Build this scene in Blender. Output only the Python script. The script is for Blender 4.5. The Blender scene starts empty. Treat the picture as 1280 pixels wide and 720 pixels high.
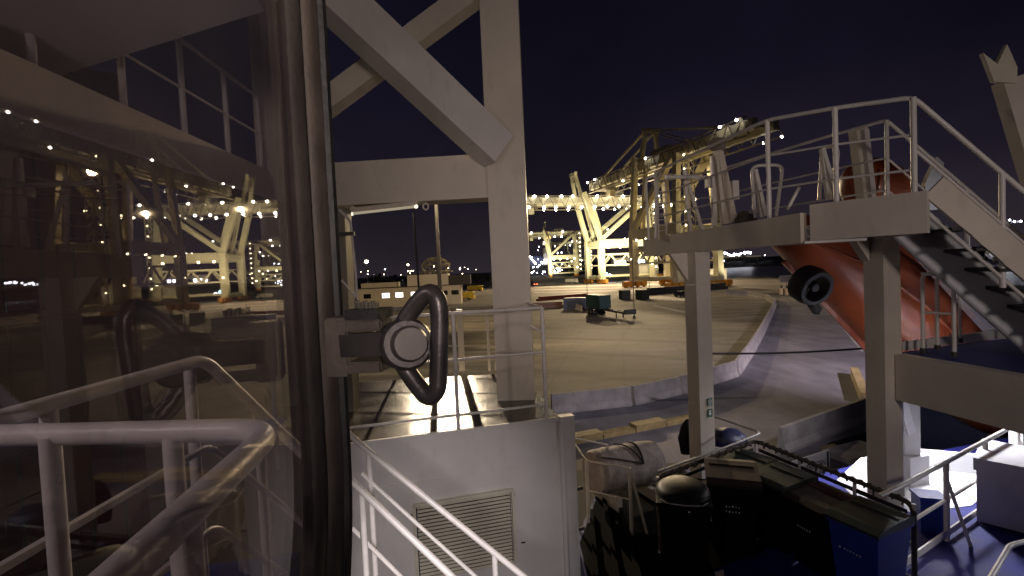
import bpy, bmesh, math, random
from mathutils import Vector, Matrix
R = random.Random(7)
V = Vector
sc = bpy.context.scene
COL = sc.collection
PI = math.pi

# ------------------------------------------------------------------ camera
FPX = 610.0
EYE = V((0, 0, 9.5))
PITCH = math.radians(2.07)
ROLL = math.radians(2.5)
_F = V((0, math.cos(PITCH), -math.sin(PITCH)))
_U0 = V((0, math.sin(PITCH), math.cos(PITCH)))
_R0 = V((1, 0, 0))
_RT = _R0 * math.cos(ROLL) - _U0 * math.sin(ROLL)
_UP = _R0 * math.sin(ROLL) + _U0 * math.cos(ROLL)

def ray(px, py):
    return _RT * ((px - 640) / FPX) + _UP * ((360 - py) / FPX) + _F

def P(px, py, d):                      # the point d metres out along world y
    r = ray(px, py)
    return EYE + r * (d / r.y)

def G(px, py, z=0.0):                  # where that line of sight meets the level z
    r = ray(px, py)
    return EYE + r * ((z - EYE.z) / r.z)

def YH(px):                            # picture row of the horizon
    return 338 - 0.0437 * (px - 640)

# ------------------------------------------------------------------ materials
def _nodes(name):
    m = bpy.data.materials.new(name)
    m.use_nodes = True
    nt = m.node_tree
    return m, nt, nt.nodes['Principled BSDF']

def paint(name, col, rough=0.5, metal=0.0, var=0.12, scale=3.0, stain=None, stain_amt=0.25, bump=0.15, bscale=40, spec=0.5, coat=0.0):
    """Painted or bare surface: base colour broken by two noises, optional stains, roughness variation, fine bump."""
    m, nt, b = _nodes(name)
    N = nt.nodes.new; L = nt.links.new
    tc = N('ShaderNodeTexCoord')
    n1 = N('ShaderNodeTexNoise'); n1.inputs['Scale'].default_value = scale; n1.inputs['Detail'].default_value = 6
    L(tc.outputs['Object'], n1.inputs['Vector'])
    r1 = N('ShaderNodeValToRGB')
    c = V(col)
    r1.color_ramp.elements[0].position = 0.3; r1.color_ramp.elements[1].position = 0.72
    r1.color_ramp.elements[0].color = (*(c * (1 - var)), 1)
    r1.color_ramp.elements[1].color = (*[min(1, x) for x in c * (1 + var)], 1)
    L(n1.outputs['Fac'], r1.inputs['Fac'])
    out = r1.outputs['Color']
    if stain is not None:
        n2 = N('ShaderNodeTexNoise'); n2.inputs['Scale'].default_value = scale * 2.7; n2.inputs['Detail'].default_value = 9
        n2.inputs['Roughness'].default_value = 0.68
        mp = N('ShaderNodeMapping'); mp.inputs['Scale'].default_value = (1, 1, 0.35)
        L(tc.outputs['Object'], mp.inputs['Vector']); L(mp.outputs['Vector'], n2.inputs['Vector'])
        r2 = N('ShaderNodeValToRGB')
        r2.color_ramp.elements[0].position = 0.56; r2.color_ramp.elements[1].position = 0.74
        r2.color_ramp.elements[0].color = (0, 0, 0, 1); r2.color_ramp.elements[1].color = (stain_amt * 2,) * 3 + (1,)
        L(n2.outputs['Fac'], r2.inputs['Fac'])
        mx = N('ShaderNodeMix'); mx.data_type = 'RGBA'
        L(r2.outputs['Color'], mx.inputs['Factor']); L(out, mx.inputs['A']); mx.inputs['B'].default_value = (*stain, 1)
        out = mx.outputs['Result']
    L(out, b.inputs['Base Color'])
    mr = N('ShaderNodeMapRange')
    mr.inputs['To Min'].default_value = max(0.03, rough - 0.1); mr.inputs['To Max'].default_value = min(1, rough + 0.15)
    L(n1.outputs['Fac'], mr.inputs['Value']); L(mr.outputs['Result'], b.inputs['Roughness'])
    b.inputs['Metallic'].default_value = metal
    b.inputs['Specular IOR Level'].default_value = spec
    if coat: b.inputs['Coat Weight'].default_value = coat
    if bump:
        n3 = N('ShaderNodeTexNoise'); n3.inputs['Scale'].default_value = bscale; n3.inputs['Detail'].default_value = 4
        L(tc.outputs['Object'], n3.inputs['Vector'])
        bp = N('ShaderNodeBump'); bp.inputs['Strength'].default_value = bump; bp.inputs['Distance'].default_value = 0.01
        L(n3.outputs['Fac'], bp.inputs['Height']); L(bp.outputs['Normal'], b.inputs['Normal'])
    return m

def glow(name, col, s):
    m = bpy.data.materials.new(name); m.use_nodes = True
    nt = m.node_tree; nt.nodes.clear()
    e = nt.nodes.new('ShaderNodeEmission'); o = nt.nodes.new('ShaderNodeOutputMaterial')
    e.inputs[0].default_value = (*col, 1); e.inputs[1].default_value = s
    nt.links.new(e.outputs[0], o.inputs[0])
    m.cycles.emission_sampling = 'NONE'
    return m

RUST = (0.16, 0.07, 0.03)
M = {}
M['white'] = paint('white_ship_paint', (0.66, 0.62, 0.58), 0.42, var=0.07, scale=2.2, stain=(0.36, 0.30, 0.24), stain_amt=0.16, bump=0.08, bscale=25)
M['cream'] = paint('cream_ship_paint', (0.62, 0.56, 0.47), 0.45, var=0.08, scale=1.8, stain=(0.33, 0.27, 0.20), stain_amt=0.18, bump=0.08, bscale=25)
M['rail'] = paint('white_rail_paint', (0.68, 0.64, 0.60), 0.36, var=0.08, scale=9, stain=RUST, stain_amt=0.12, bump=0.1, bscale=60)
M['brown_steel'] = paint('worn_brown_steel', (0.085, 0.068, 0.056), 0.6, metal=0.1, var=0.3, scale=12, stain=(0.05, 0.035, 0.03), stain_amt=0.35, bump=0.22, bscale=90)
M['dog'] = paint('blackened_steel', (0.075, 0.068, 0.068), 0.32, metal=0.55, var=0.25, scale=18, stain=(0.03, 0.025, 0.022), stain_amt=0.3, bump=0.07, bscale=140)
M['rubber'] = paint('black_rubber', (0.012, 0.011, 0.011), 0.55, var=0.3, scale=20, bump=0.2, bscale=80)
M['gasket'] = paint('aged_grey_gasket', (0.055, 0.045, 0.04), 0.8, var=0.3, scale=14, stain=(0.03, 0.025, 0.02), stain_amt=0.4, bump=0.3, bscale=70)
M['black'] = paint('black_plastic', (0.010, 0.010, 0.012), 0.42, var=0.3, scale=6, bump=0.15, bscale=50, spec=0.1)
M['matt_black'] = paint('matt_black_deck', (0.012, 0.011, 0.011), 0.85, var=0.3, scale=3, bump=0.0, spec=0.03)
M['dkgreen'] = paint('dark_green_plastic', (0.03, 0.042, 0.034), 0.38, var=0.25, scale=6, bump=0.12, bscale=50)
M['brown_lid'] = paint('dark_brown_plastic', (0.030, 0.018, 0.015), 0.42, var=0.25, scale=6, bump=0.12, bscale=50)
M['blue'] = paint('blue_plastic', (0.02, 0.045, 0.34), 0.42, var=0.15, scale=6, bump=0.12, bscale=50)
M['orange'] = paint('orange_boat_gelcoat', (0.31, 0.068, 0.020), 0.38, var=0.18, scale=1.4, stain=(0.17, 0.045, 0.02), stain_amt=0.45, bump=0.05, bscale=8, coat=0.3)
M['deck_blue'] = paint('blue_deck_paint', (0.010, 0.013, 0.17), 0.6, var=0.3, scale=1.5, stain=(0.03, 0.025, 0.05), stain_amt=0.4, bump=0.3, bscale=60)
M['deck_grey'] = paint('worn_deck_paint', (0.05, 0.036, 0.027), 0.17, var=0.35, scale=1.6, stain=(0.04, 0.028, 0.02), stain_amt=0.4, bump=0.35, bscale=45)
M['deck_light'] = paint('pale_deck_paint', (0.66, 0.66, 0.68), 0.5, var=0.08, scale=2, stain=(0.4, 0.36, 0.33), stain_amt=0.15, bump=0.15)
M['louvre'] = paint('cream_louvre_paint', (0.62, 0.57, 0.45), 0.5, var=0.08, scale=4, stain=(0.33, 0.27, 0.18), stain_amt=0.2, bump=0.1)
M['canvas'] = paint('weathered_white_canvas', (0.42, 0.36, 0.33), 0.8, var=0.25, scale=7, stain=(0.12, 0.09, 0.08), stain_amt=0.45, bump=1.0, bscale=11)
M['strap'] = paint('black_strap', (0.02, 0.016, 0.018), 0.7, bump=0.2)
M['rope'] = paint('grey_old_rope', (0.075, 0.06, 0.048), 0.85, var=0.4, scale=30, bump=0.6, bscale=120)
M['sign_white'] = paint('white_sign_face', (0.72, 0.71, 0.70), 0.45, var=0.04, scale=10, bump=0.0)
M['sign_green'] = paint('green_sign_face', (0.02, 0.13, 0.085), 0.4, var=0.05, scale=10, bump=0.0)
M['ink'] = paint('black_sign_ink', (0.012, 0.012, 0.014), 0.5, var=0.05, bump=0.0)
M['concrete'] = paint('barrier_concrete', (0.40, 0.37, 0.35), 0.85, var=0.22, scale=1.6, stain=(0.20, 0.17, 0.15), stain_amt=0.4, bump=0.5, bscale=12)
M['yellow'] = paint('yellow_kerb_paint', (0.40, 0.30, 0.13), 0.7, var=0.25, scale=2, stain=(0.16, 0.12, 0.07), stain_amt=0.5, bump=0.3, bscale=10)
M['crane'] = paint('pale_yellow_crane_paint', (0.55, 0.51, 0.34), 0.55, var=0.10, scale=0.15, stain=(0.3, 0.24, 0.15), stain_amt=0.2, bump=0.0)
M['crane_dark'] = paint('weathered_crane_steel', (0.22, 0.19, 0.14), 0.6, var=0.2, scale=0.2, bump=0.0)
M['bogie'] = paint('orange_bogie_paint', (0.55, 0.24, 0.03), 0.55, var=0.15, scale=0.5, bump=0.0)
M['hull_dark'] = paint('dark_ship_hull', (0.015, 0.016, 0.022), 0.4, var=0.2, scale=0.1, bump=0.0)
M['cont_red'] = paint('dark_red_container', (0.11, 0.020, 0.016), 0.55, var=0.25, scale=1.2, stain=(0.05, 0.02, 0.015), stain_amt=0.4, bump=0.2)
M['cont_brown'] = paint('dark_brown_container', (0.075, 0.030, 0.022), 0.55, var=0.25, scale=1.2, stain=(0.04, 0.02, 0.015), stain_amt=0.4, bump=0.2)
M['cont_green'] = paint('green_container', (0.022, 0.06, 0.052), 0.5, var=0.15, scale=0.9, stain=(0.06, 0.06, 0.05), stain_amt=0.25, bump=0.1)
M['cont_blue'] = paint('navy_container', (0.02, 0.03, 0.085), 0.5, var=0.15, scale=0.9, bump=0.1)
M['cont_dark'] = paint('black_green_container', (0.022, 0.03, 0.022), 0.5, var=0.15, scale=0.9, bump=0.1)
M['steel'] = paint('galvanised_steel', (0.33, 0.32, 0.31), 0.45, metal=0.5, var=0.2, scale=3, bump=0.1)
M['dark_steel'] = paint('dark_chassis_steel', (0.04, 0.037, 0.035), 0.55, var=0.3, scale=2, bump=0.1)
M['tyre'] = paint('tyre_rubber', (0.018, 0.017, 0.017), 0.8, var=0.2, scale=6, bump=0.2)
M['wall_pale'] = paint('pale_wall_panel', (0.56, 0.50, 0.40), 0.7, var=0.08, scale=0.3, stain=(0.33, 0.28, 0.2), stain_amt=0.2, bump=0.0)
M['wall_white'] = paint('white_wall_panel', (0.66, 0.60, 0.50), 0.7, var=0.06, scale=0.3, bump=0.0)
M['roof_dark'] = paint('dark_roof_felt', (0.06, 0.055, 0.05), 0.8, var=0.2, scale=0.5, bump=0.0)
M['truck_yellow'] = paint('yellow_truck_paint', (0.60, 0.43, 0.03), 0.4, var=0.08, scale=0.6, bump=0.0)
M['car_dark'] = paint('dark_car_paint', (0.02, 0.022, 0.03), 0.25, var=0.1, scale=1, bump=0.0, coat=0.5)
M['car_silver'] = paint('silver_car_paint', (0.38, 0.38, 0.39), 0.28, metal=0.4, var=0.08, scale=1, bump=0.0)
M['glass_dark'] = paint('dark_window_glass', (0.01, 0.012, 0.016), 0.08, var=0.1, scale=1, bump=0.0)
M['treeleaf'] = paint('dark_foliage', (0.035, 0.045, 0.022), 0.8, var=0.5, scale=0.6, bump=0.0)
M['bark'] = paint('tree_bark', (0.07, 0.05, 0.035), 0.9, var=0.3, scale=2, bump=0.3)
M['shore'] = paint('far_shore_earth', (0.05, 0.046, 0.042), 0.95, var=0.4, scale=0.02, bump=0.0)
M['white_dirty'] = paint('chest_white_paint', (0.60, 0.58, 0.60), 0.45, var=0.08, scale=3, stain=(0.36, 0.32, 0.3), stain_amt=0.2, bump=0.12)
M['orange_sign'] = paint('reflective_orange', (0.80, 0.60, 0.36), 0.5, var=0.1, scale=2, bump=0.0)
M['e_warm'] = glow('warm_lamp_light', (1.0, 0.80, 0.50), 26)
M['e_white'] = glow('white_lamp_light', (1.0, 0.93, 0.82), 30)
M['e_cool'] = glow('cool_lamp_light', (0.86, 0.86, 1.0), 22)
M['e_blue'] = glow('blue_lamp_light', (0.35, 0.75, 1.0), 14)
M['e_red'] = glow('red_tail_light', (1.0, 0.12, 0.05), 10)
M['e_orange'] = glow('amber_beacon_light', (1.0, 0.50, 0.12), 3.5)
M['e_window'] = glow('lit_window_light', (1.0, 0.93, 0.85), 3.2)
M['e_strip'] = glow('dim_tube_light', (1.0, 0.84, 0.58), 0.35)
M['e_tip'] = glow('tube_end_light', (1.0, 0.90, 0.72), 1.3)

M['steel_worn'] = paint('worn_grey_steel', (0.105, 0.095, 0.09), 0.4, metal=0.4, var=0.15, scale=20, stain=(0.07, 0.06, 0.055), stain_amt=0.3, bump=0.05)
def ground_mat(name, cols, scales, rough, bump=0.4, streak=None, joints=False):
    m, nt, b = _nodes(name)
    N = nt.nodes.new; L = nt.links.new
    geo = N('ShaderNodeNewGeometry')
    mp = N('ShaderNodeMapping')
    if streak: mp.inputs['Scale'].default_value = streak; mp.inputs['Rotation'].default_value = (0, 0, 0.22)
    L(geo.outputs['Position'], mp.inputs['Vector'])
    n1 = N('ShaderNodeTexNoise'); n1.inputs['Scale'].default_value = scales[0]; n1.inputs['Detail'].default_value = 8; n1.inputs['Roughness'].default_value = 0.62
    n2 = N('ShaderNodeTexNoise'); n2.inputs['Scale'].default_value = scales[1]; n2.inputs['Detail'].default_value = 9; n2.inputs['Roughness'].default_value = 0.7
    n3 = N('ShaderNodeTexNoise'); n3.inputs['Scale'].default_value = scales[2]; n3.inputs['Detail'].default_value = 3
    L(mp.outputs['Vector'], n1.inputs['Vector']); L(geo.outputs['Position'], n2.inputs['Vector']); L(geo.outputs['Position'], n3.inputs['Vector'])
    r = N('ShaderNodeValToRGB'); r.color_ramp.elements[0].position = 0.38; r.color_ramp.elements[1].position = 0.62
    r.color_ramp.elements[0].color = (*cols[0], 1); r.color_ramp.elements[1].color = (*cols[1], 1)
    L(n1.outputs['Fac'], r.inputs['Fac'])
    r2 = N('ShaderNodeValToRGB'); r2.color_ramp.elements[0].position = 0.50; r2.color_ramp.elements[1].position = 0.68
    r2.color_ramp.elements[0].color = (0, 0, 0, 1); r2.color_ramp.elements[1].color = (0.75,) * 3 + (1,)
    L(n2.outputs['Fac'], r2.inputs['Fac'])
    mx = N('ShaderNodeMix'); mx.data_type = 'RGBA'
    L(r2.outputs['Color'], mx.inputs['Factor']); L(r.outputs['Color'], mx.inputs['A']); mx.inputs['B'].default_value = (*cols[2], 1)
    col_out = mx.outputs['Result']
    if joints:
        # sawn slab joints
        bk = N('ShaderNodeTexBrick'); bk.offset = 0; bk.inputs['Scale'].default_value = 1.0; bk.inputs['Mortar Size'].default_value = 0.05
        bk.inputs['Brick Width'].default_value = 6.0; bk.inputs['Row Height'].default_value = 5.0
        m3 = N('ShaderNodeMapping'); m3.inputs['Rotation'].default_value = (0, 0, 0.22); L(geo.outputs['Position'], m3.inputs['Vector']); L(m3.outputs['Vector'], bk.inputs['Vector'])
        # curved tyre tracks
        wv = N('ShaderNodeTexWave'); wv.wave_type = 'RINGS'; wv.rings_direction = 'Z'; wv.inputs['Scale'].default_value = 0.028; wv.inputs['Distortion'].default_value = 9; wv.inputs['Detail'].default_value = 2; wv.inputs['Detail Scale'].default_value = 0.25
        m4 = N('ShaderNodeMapping'); m4.inputs['Location'].default_value = (30, 10, 0); L(geo.outputs['Position'], m4.inputs['Vector']); L(m4.outputs['Vector'], wv.inputs['Vector'])
        r4 = N('ShaderNodeValToRGB'); r4.color_ramp.elements[0].position = 0.86; r4.color_ramp.elements[1].position = 0.97
        r4.color_ramp.elements[0].color = (0, 0, 0, 1); r4.color_ramp.elements[1].color = (.5, .5, .5, 1); L(wv.outputs['Fac'], r4.inputs['Fac'])
        jm = N('ShaderNodeMath'); jm.operation = 'MULTIPLY'; jm.inputs[1].default_value = 0.6; L(bk.outputs['Fac'], jm.inputs[0])
        mxm = N('ShaderNodeMath'); mxm.operation = 'MAXIMUM'; L(jm.outputs[0], mxm.inputs[0]); L(r4.outputs['Color'], mxm.inputs[1])
        m5 = N('ShaderNodeMix'); m5.data_type = 'RGBA'; L(mxm.outputs[0], m5.inputs['Factor']); L(col_out, m5.inputs['A']); m5.inputs['B'].default_value = (0.035, 0.03, 0.025, 1)
        col_out = m5.outputs['Result']
    L(col_out, b.inputs['Base Color'])
    mr = N('ShaderNodeMapRange'); mr.inputs['To Min'].default_value = rough - 0.15; mr.inputs['To Max'].default_value = min(1, rough + 0.15)
    L(n1.outputs['Fac'], mr.inputs['Value']); L(mr.outputs['Result'], b.inputs['Roughness'])
    bp = N('ShaderNodeBump'); bp.inputs['Strength'].default_value = bump; bp.inputs['Distance'].default_value = 0.02
    L(n3.outputs['Fac'], bp.inputs['Height']); L(bp.outputs['Normal'], b.inputs['Normal'])
    return m
M['asphalt'] = ground_mat('quay_asphalt', ((0.10, 0.092, 0.09), (0.17, 0.155, 0.15), (0.07, 0.062, 0.06)), (0.09, 0.05, 25), 0.75)
M['pad'] = ground_mat('worn_concrete_pad', ((0.085, 0.073, 0.054), (0.245, 0.215, 0.17), (0.045, 0.038, 0.03)), (0.19, 0.05, 14), 0.75, streak=(0.42, 2.0, 1), joints=True)
M['road'] = ground_mat('road_asphalt', ((0.16, 0.15, 0.165), (0.25, 0.235, 0.255), (0.10, 0.095, 0.10)), (0.35, 0.10, 22), 0.7, streak=(1.6, 0.5, 1))
M['line'] = ground_mat('worn_white_line', ((0.40, 0.38, 0.34), (0.6, 0.57, 0.5), (0.25, 0.22, 0.2)), (0.6, 0.5, 25), 0.7)

def water_mat():
    m, nt, b = _nodes('harbour_water')
    b.inputs['Base Color'].default_value = (0.004, 0.006, 0.010, 1); b.inputs['Roughness'].default_value = 0.28
    geo = nt.nodes.new('ShaderNodeNewGeometry')
    n = nt.nodes.new('ShaderNodeTexNoise'); n.inputs['Scale'].default_value = 0.5; n.inputs['Detail'].default_value = 5
    bp = nt.nodes.new('ShaderNodeBump'); bp.inputs['Strength'].default_value = 0.35; bp.inputs['Distance'].default_value = 0.3
    nt.links.new(geo.outputs['Position'], n.inputs['Vector']); nt.links.new(n.outputs['Fac'], bp.inputs['Height']); nt.links.new(bp.outputs['Normal'], b.inputs['Normal'])
    return m
M['water'] = water_mat()

def pane_mat():
    """Window glass: lets the view through a little dimmed and mirrors the rest, with a thin film of salt on it."""
    m = bpy.data.materials.new('salty_window_glass'); m.use_nodes = True
    nt = m.node_tree; nt.nodes.clear(); N = nt.nodes.new; L = nt.links.new
    o = N('ShaderNodeOutputMaterial')
    t = N('ShaderNodeBsdfTransparent'); t.inputs[0].default_value = (0.87, 0.84, 0.86, 1)
    g = N('ShaderNodeBsdfGlossy'); g.inputs['Color'].default_value = (1, 0.97, 0.93, 1); g.inputs['Roughness'].default_value = 0.012
    d = N('ShaderNodeBsdfDiffuse'); d.inputs[0].default_value = (0.38, 0.35, 0.39, 1)
    geo = N('ShaderNodeNewGeometry'); dt = N('ShaderNodeVectorMath'); dt.operation = 'DOT_PRODUCT'
    L(geo.outputs['Normal'], dt.inputs[0]); L(geo.outputs['Incoming'], dt.inputs[1])
    def mth(op, a, bv):
        q = N('ShaderNodeMath'); q.operation = op
        for i, x in enumerate((a, bv)):
            if x is None: continue
            if isinstance(x, (int, float)): q.inputs[i].default_value = x
            else: L(x, q.inputs[i])
        return q.outputs[0]
    c_ = mth('ABSOLUTE', dt.outputs['Value'], None); s5 = mth('POWER', mth('SUBTRACT', 1.0, c_), 5.0)
    fac = mth('ADD', mth('MULTIPLY', s5, 0.955), 0.045)
    mx = N('ShaderNodeMixShader'); L(fac, mx.inputs[0]); L(t.outputs[0], mx.inputs[1]); L(g.outputs[0], mx.inputs[2])
    tc = N('ShaderNodeTexCoord')
    n = N('ShaderNodeTexNoise'); n.inputs['Scale'].default_value = 5; n.inputs['Detail'].default_value = 8
    L(tc.outputs['Object'], n.inputs['Vector'])
    mr = N('ShaderNodeMapRange'); mr.inputs['From Min'].default_value = 0.35; mr.inputs['From Max'].default_value = 0.75
    mr.inputs['To Min'].default_value = 0.05; mr.inputs['To Max'].default_value = 0.14
    L(n.outputs['Fac'], mr.inputs['Value'])
    m2 = N('ShaderNodeMixShader'); L(mr.outputs['Result'], m2.inputs[0]); L(mx.outputs[0], m2.inputs[1]); L(d.outputs[0], m2.inputs[2])
    L(m2.outputs[0], o.inputs[0])
    return m
M['pane'] = pane_mat()

# ------------------------------------------------------------------ mesh helpers
OFF = {}

def emit(name, bm, m, parent=None, smooth=False, bevel=0.0):
    """Link a bmesh (in world space, or in its thing's local space when OFF is 0) as ONE object under parent."""
    if bevel:
        es = [e for e in bm.edges if len(e.link_faces) == 2 and e.calc_face_angle(0) > 0.6]
        try: bmesh.ops.bevel(bm, geom=es, offset=bevel, segments=2, affect='EDGES', clamp_overlap=True)
        except Exception: pass
    bmesh.ops.recalc_face_normals(bm, faces=bm.faces)
    off = OFF.get(parent.name, V((0, 0, 0))) if parent else V((0, 0, 0))
    if off.length > 0:
        bmesh.ops.translate(bm, vec=-off, verts=bm.verts)
    me = bpy.data.meshes.new(name)
    bm.to_mesh(me); bm.free()
    me.materials.append(M[m] if isinstance(m, str) else m)
    if smooth:
        for p in me.polygons: p.use_smooth = True
        me.set_sharp_from_angle(angle=math.radians(40))
    o = bpy.data.objects.new(name, me); COL.objects.link(o)
    if parent:
        o.parent = parent; OFF[o.name] = off
    return o

def thing(name, label, cat, loc=(0, 0, 0), group=None):
    o = bpy.data.objects.new(name, None); COL.objects.link(o)
    o.empty_display_size = 0.1
    o.location = V(loc); OFF[o.name] = V(loc)
    return tag(o, label, cat, group)

def tag(o, label=None, cat=None, group=None, kind=None):
    if label: o['label'] = label
    if cat: o['category'] = cat
    if group: o['group'] = group
    if kind: o['kind'] = kind
    return o

def rebase(o, loc):
    """Give a one-mesh thing its origin at loc without moving it."""
    loc = V(loc); o.data.transform(Matrix.Translation(-loc)); o.location = loc; return o

def kids(o): return [c for c in COL.objects if c.parent is o]
KIDS = {}
def dup(root, loc, rotz=0.0, label=None, scale=None):
    """Copy a thing with its parts and sub-parts."""
    if root.name not in KIDS:
        KIDS[root.name] = [(c, kids(c)) for c in kids(root)]
    r = root.copy(); COL.objects.link(r); r.location = V(loc); r.rotation_euler = (0, 0, rotz)
    if label: r['label'] = label
    if scale: r.scale = (scale,) * 3
    for c, gs in KIDS[root.name]:
        k = c.copy(); COL.objects.link(k); k.parent = r
        for g in gs:
            q = g.copy(); COL.objects.link(q); q.parent = k
    return r

def nb(): return bmesh.new()

def frame_of(d, up=(0, 0, 1)):
    d = V(d).normalized(); up = V(up)
    if abs(d.dot(up)) > 0.98: up = V((0, 1, 0)) if abs(d.y) < 0.9 else V((1, 0, 0))
    x = d.cross(up).normalized(); y = x.cross(d).normalized()
    return x, y, d

def bar(bm, a, b, w, h, up=(0, 0, 1), ext=0.0):
    a, b = V(a), V(b)
    x, y, d = frame_of(b - a, up)
    a = a - d * ext; b = b + d * ext
    vs = [bm.verts.new(p + x * (sx * w / 2) + y * (sy * h / 2)) for p in (a, b) for sx, sy in ((-1, -1), (1, -1), (1, 1), (-1, 1))]
    for f in ((0, 3, 2, 1), (4, 5, 6, 7), (0, 1, 5, 4), (1, 2, 6, 5), (2, 3, 7, 6), (3, 0, 4, 7)):
        bm.faces.new([vs[i] for i in f])
    return bm

def box(bm, c, s, rz=0.0):
    c = V(c); m = Matrix.Rotation(rz, 3, 'Z')
    vs = [bm.verts.new(c + m @ V((sx * s[0] / 2, sy * s[1] / 2, sz * s[2] / 2))) for sz in (-1, 1) for sx, sy in ((-1, -1), (1, -1), (1, 1), (-1, 1))]
    for f in ((0, 3, 2, 1), (4, 5, 6, 7), (0, 1, 5, 4), (1, 2, 6, 5), (2, 3, 7, 6), (3, 0, 4, 7)):
        bm.faces.new([vs[i] for i in f])
    return bm

def rnd(pts, r, n=4):
    """Round the corners of a polyline."""
    pts = [V(p) for p in pts]; out = [pts[0]]
    for i in range(1, len(pts) - 1):
        a, b, c = pts[i - 1], pts[i], pts[i + 1]
        k = min(r, (a - b).length * 0.48, (c - b).length * 0.48)
        p, q = b + (a - b).normalized() * k, b + (c - b).normalized() * k
        for j in range(n + 1):
            t = j / n
            out.append(p * (1 - t) ** 2 + b * 2 * t * (1 - t) + q * t * t)
    out.append(pts[-1]); return out

def tube(bm, pts, r, seg=10, closed=False):
    pts = [V(p) for p in pts]; n = len(pts)
    rs = r if isinstance(r, (list, tuple)) else [r] * n
    rings = []; x = None
    for i, p in enumerate(pts):
        if closed: d = (pts[(i + 1) % n] - pts[i - 1]).normalized()
        else: d = (pts[min(i + 1, n - 1)] - pts[max(i - 1, 0)]).normalized()
        if x is None: x = frame_of(d)[0]
        x = (x - d * x.dot(d)).normalized(); y = d.cross(x)
        rings.append([bm.verts.new(p + (x * math.cos(2 * PI * k / seg) + y * math.sin(2 * PI * k / seg)) * rs[i]) for k in range(seg)])
    for i in range(n if closed else n - 1):
        A, B = rings[i], rings[(i + 1) % n]
        for k in range(seg):
            bm.faces.new((A[k], A[(k + 1) % seg], B[(k + 1) % seg], B[k]))
    if not closed:
        bm.faces.new(list(reversed(rings[0]))); bm.faces.new(rings[-1])
    return bm

def cyl(bm, a, b, r, r2=None, seg=16):
    return tube(bm, [a, b], [r, r if r2 is None else r2], seg)

def prism(bm, pts, vec):
    vec = V(vec); A = [bm.verts.new(V(p)) for p in pts]; B = [bm.verts.new(V(p) + vec) for p in pts]
    n = len(pts)
    bm.faces.new(A); bm.faces.new(list(reversed(B)))
    for i in range(n): bm.faces.new((A[i], B[i], B[(i + 1) % n], A[(i + 1) % n]))
    return bm

def ball(bm, c, r, sub=1):
    bmesh.ops.create_icosphere(bm, subdivisions=sub, radius=r, matrix=Matrix.Translation(V(c)))
    return bm

def up(p, h): return V((p.x, p.y, p.z + h))
def lvl(p, z): return V((p.x, p.y, z))
def lerp(a, b, t): return V(a) * (1 - t) + V(b) * t

def rail(label, top, posts, h, mids=(0.5,), r=0.022, rp=0.022, m='rail', bend=0.12, name='handrail', base=None, cat='railing'):
    """Pipe railing: rounded top rail, mid rails below it, posts hanging from given points of the top line."""
    t = thing(name, label, cat, base or (V(top[0]) - V((0, 0, h))))
    emit('top_rail', tube(nb(), rnd(top, bend), r, 12), m, t, True)
    for k in mids:
        emit('mid_rail', tube(nb(), rnd([V(p) - V((0, 0, h * k)) for p in top], bend), r * 0.62, 8), m, t, True)
    for p in posts:
        p = V(p); emit('post', cyl(nb(), p, p - V((0, 0, h)), rp, seg=12), m, t, True)
    return t

# ------------------------------------------------------------------ the open window leaf beside the camera
WW = V((-0.172, 0.985, 0)); WN = V((0.985, 0.172, 0)); WF = EYE - WN * 0.2
def wp(s, z, h=0.0): return WF + WW * s + V((0, 0, z)) + WN * h
def wring(r, h):
    """Rounded-rectangle outline grown by r and standing h proud of the glass."""
    s0, s1, z0, z1, c = -0.30 - r, 0.825 + r, -0.52 - r, 0.66 + r, 0.21 + r
    out = []
    for cs, cz, a0 in ((s1 - c, z1 - c, 0), (s0 + c, z1 - c, 90), (s0 + c, z0 + c, 180), (s1 - c, z0 + c, 270)):
        for k in range(13):
            a = math.radians(a0 + 90 * k / 12)
            out.append(wp(cs + c * math.cos(a), cz + c * math.sin(a), h))
    return out
def wband(profile):
    """Closed ring swept from a closed (r, h) profile."""
    bm = nb(); loops = [[bm.verts.new(p) for p in wring(r, h)] for r, h in profile]
    n = len(loops[0]); k = len(loops)
    for i in range(k):
        A, B = loops[i], loops[(i + 1) % k]
        for j in range(n): bm.faces.new((A[j], A[(j + 1) % n], B[(j + 1) % n], B[j]))
    return bm
win = thing('open_window', 'open salt-hazed window with rounded corners in a thick dark rubber and steel frame', 'window', wp(0.2, -0.6))
emit('pane', prism(nb(), wring(0.004, -0.003), WN * 0.006), 'pane', win)
gk = emit('gasket', wband([(0.0, -0.012), (0.0, 0.006), (0.004, 0.012), (0.012, 0.016), (0.020, 0.020), (0.026, 0.020), (0.026, -0.012)]), 'gasket', win, True)
emit('bead', wband([(0.026, -0.01), (0.026, 0.012), (0.036, 0.012), (0.036, -0.01)]), 'rubber', win, True)
emit('rim', wband([(0.036, -0.015), (0.036, 0.022), (0.040, 0.030), (0.046, 0.034), (0.062, 0.040), (0.066, 0.038), (0.066, -0.015)]), 'brown_steel', win, True)
emit('outer_seal', wband([(0.066, -0.02), (0.066, 0.034), (0.070, 0.048), (0.078, 0.052), (0.086, 0.046), (0.088, -0.02)]), 'rubber', win, True)
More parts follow.
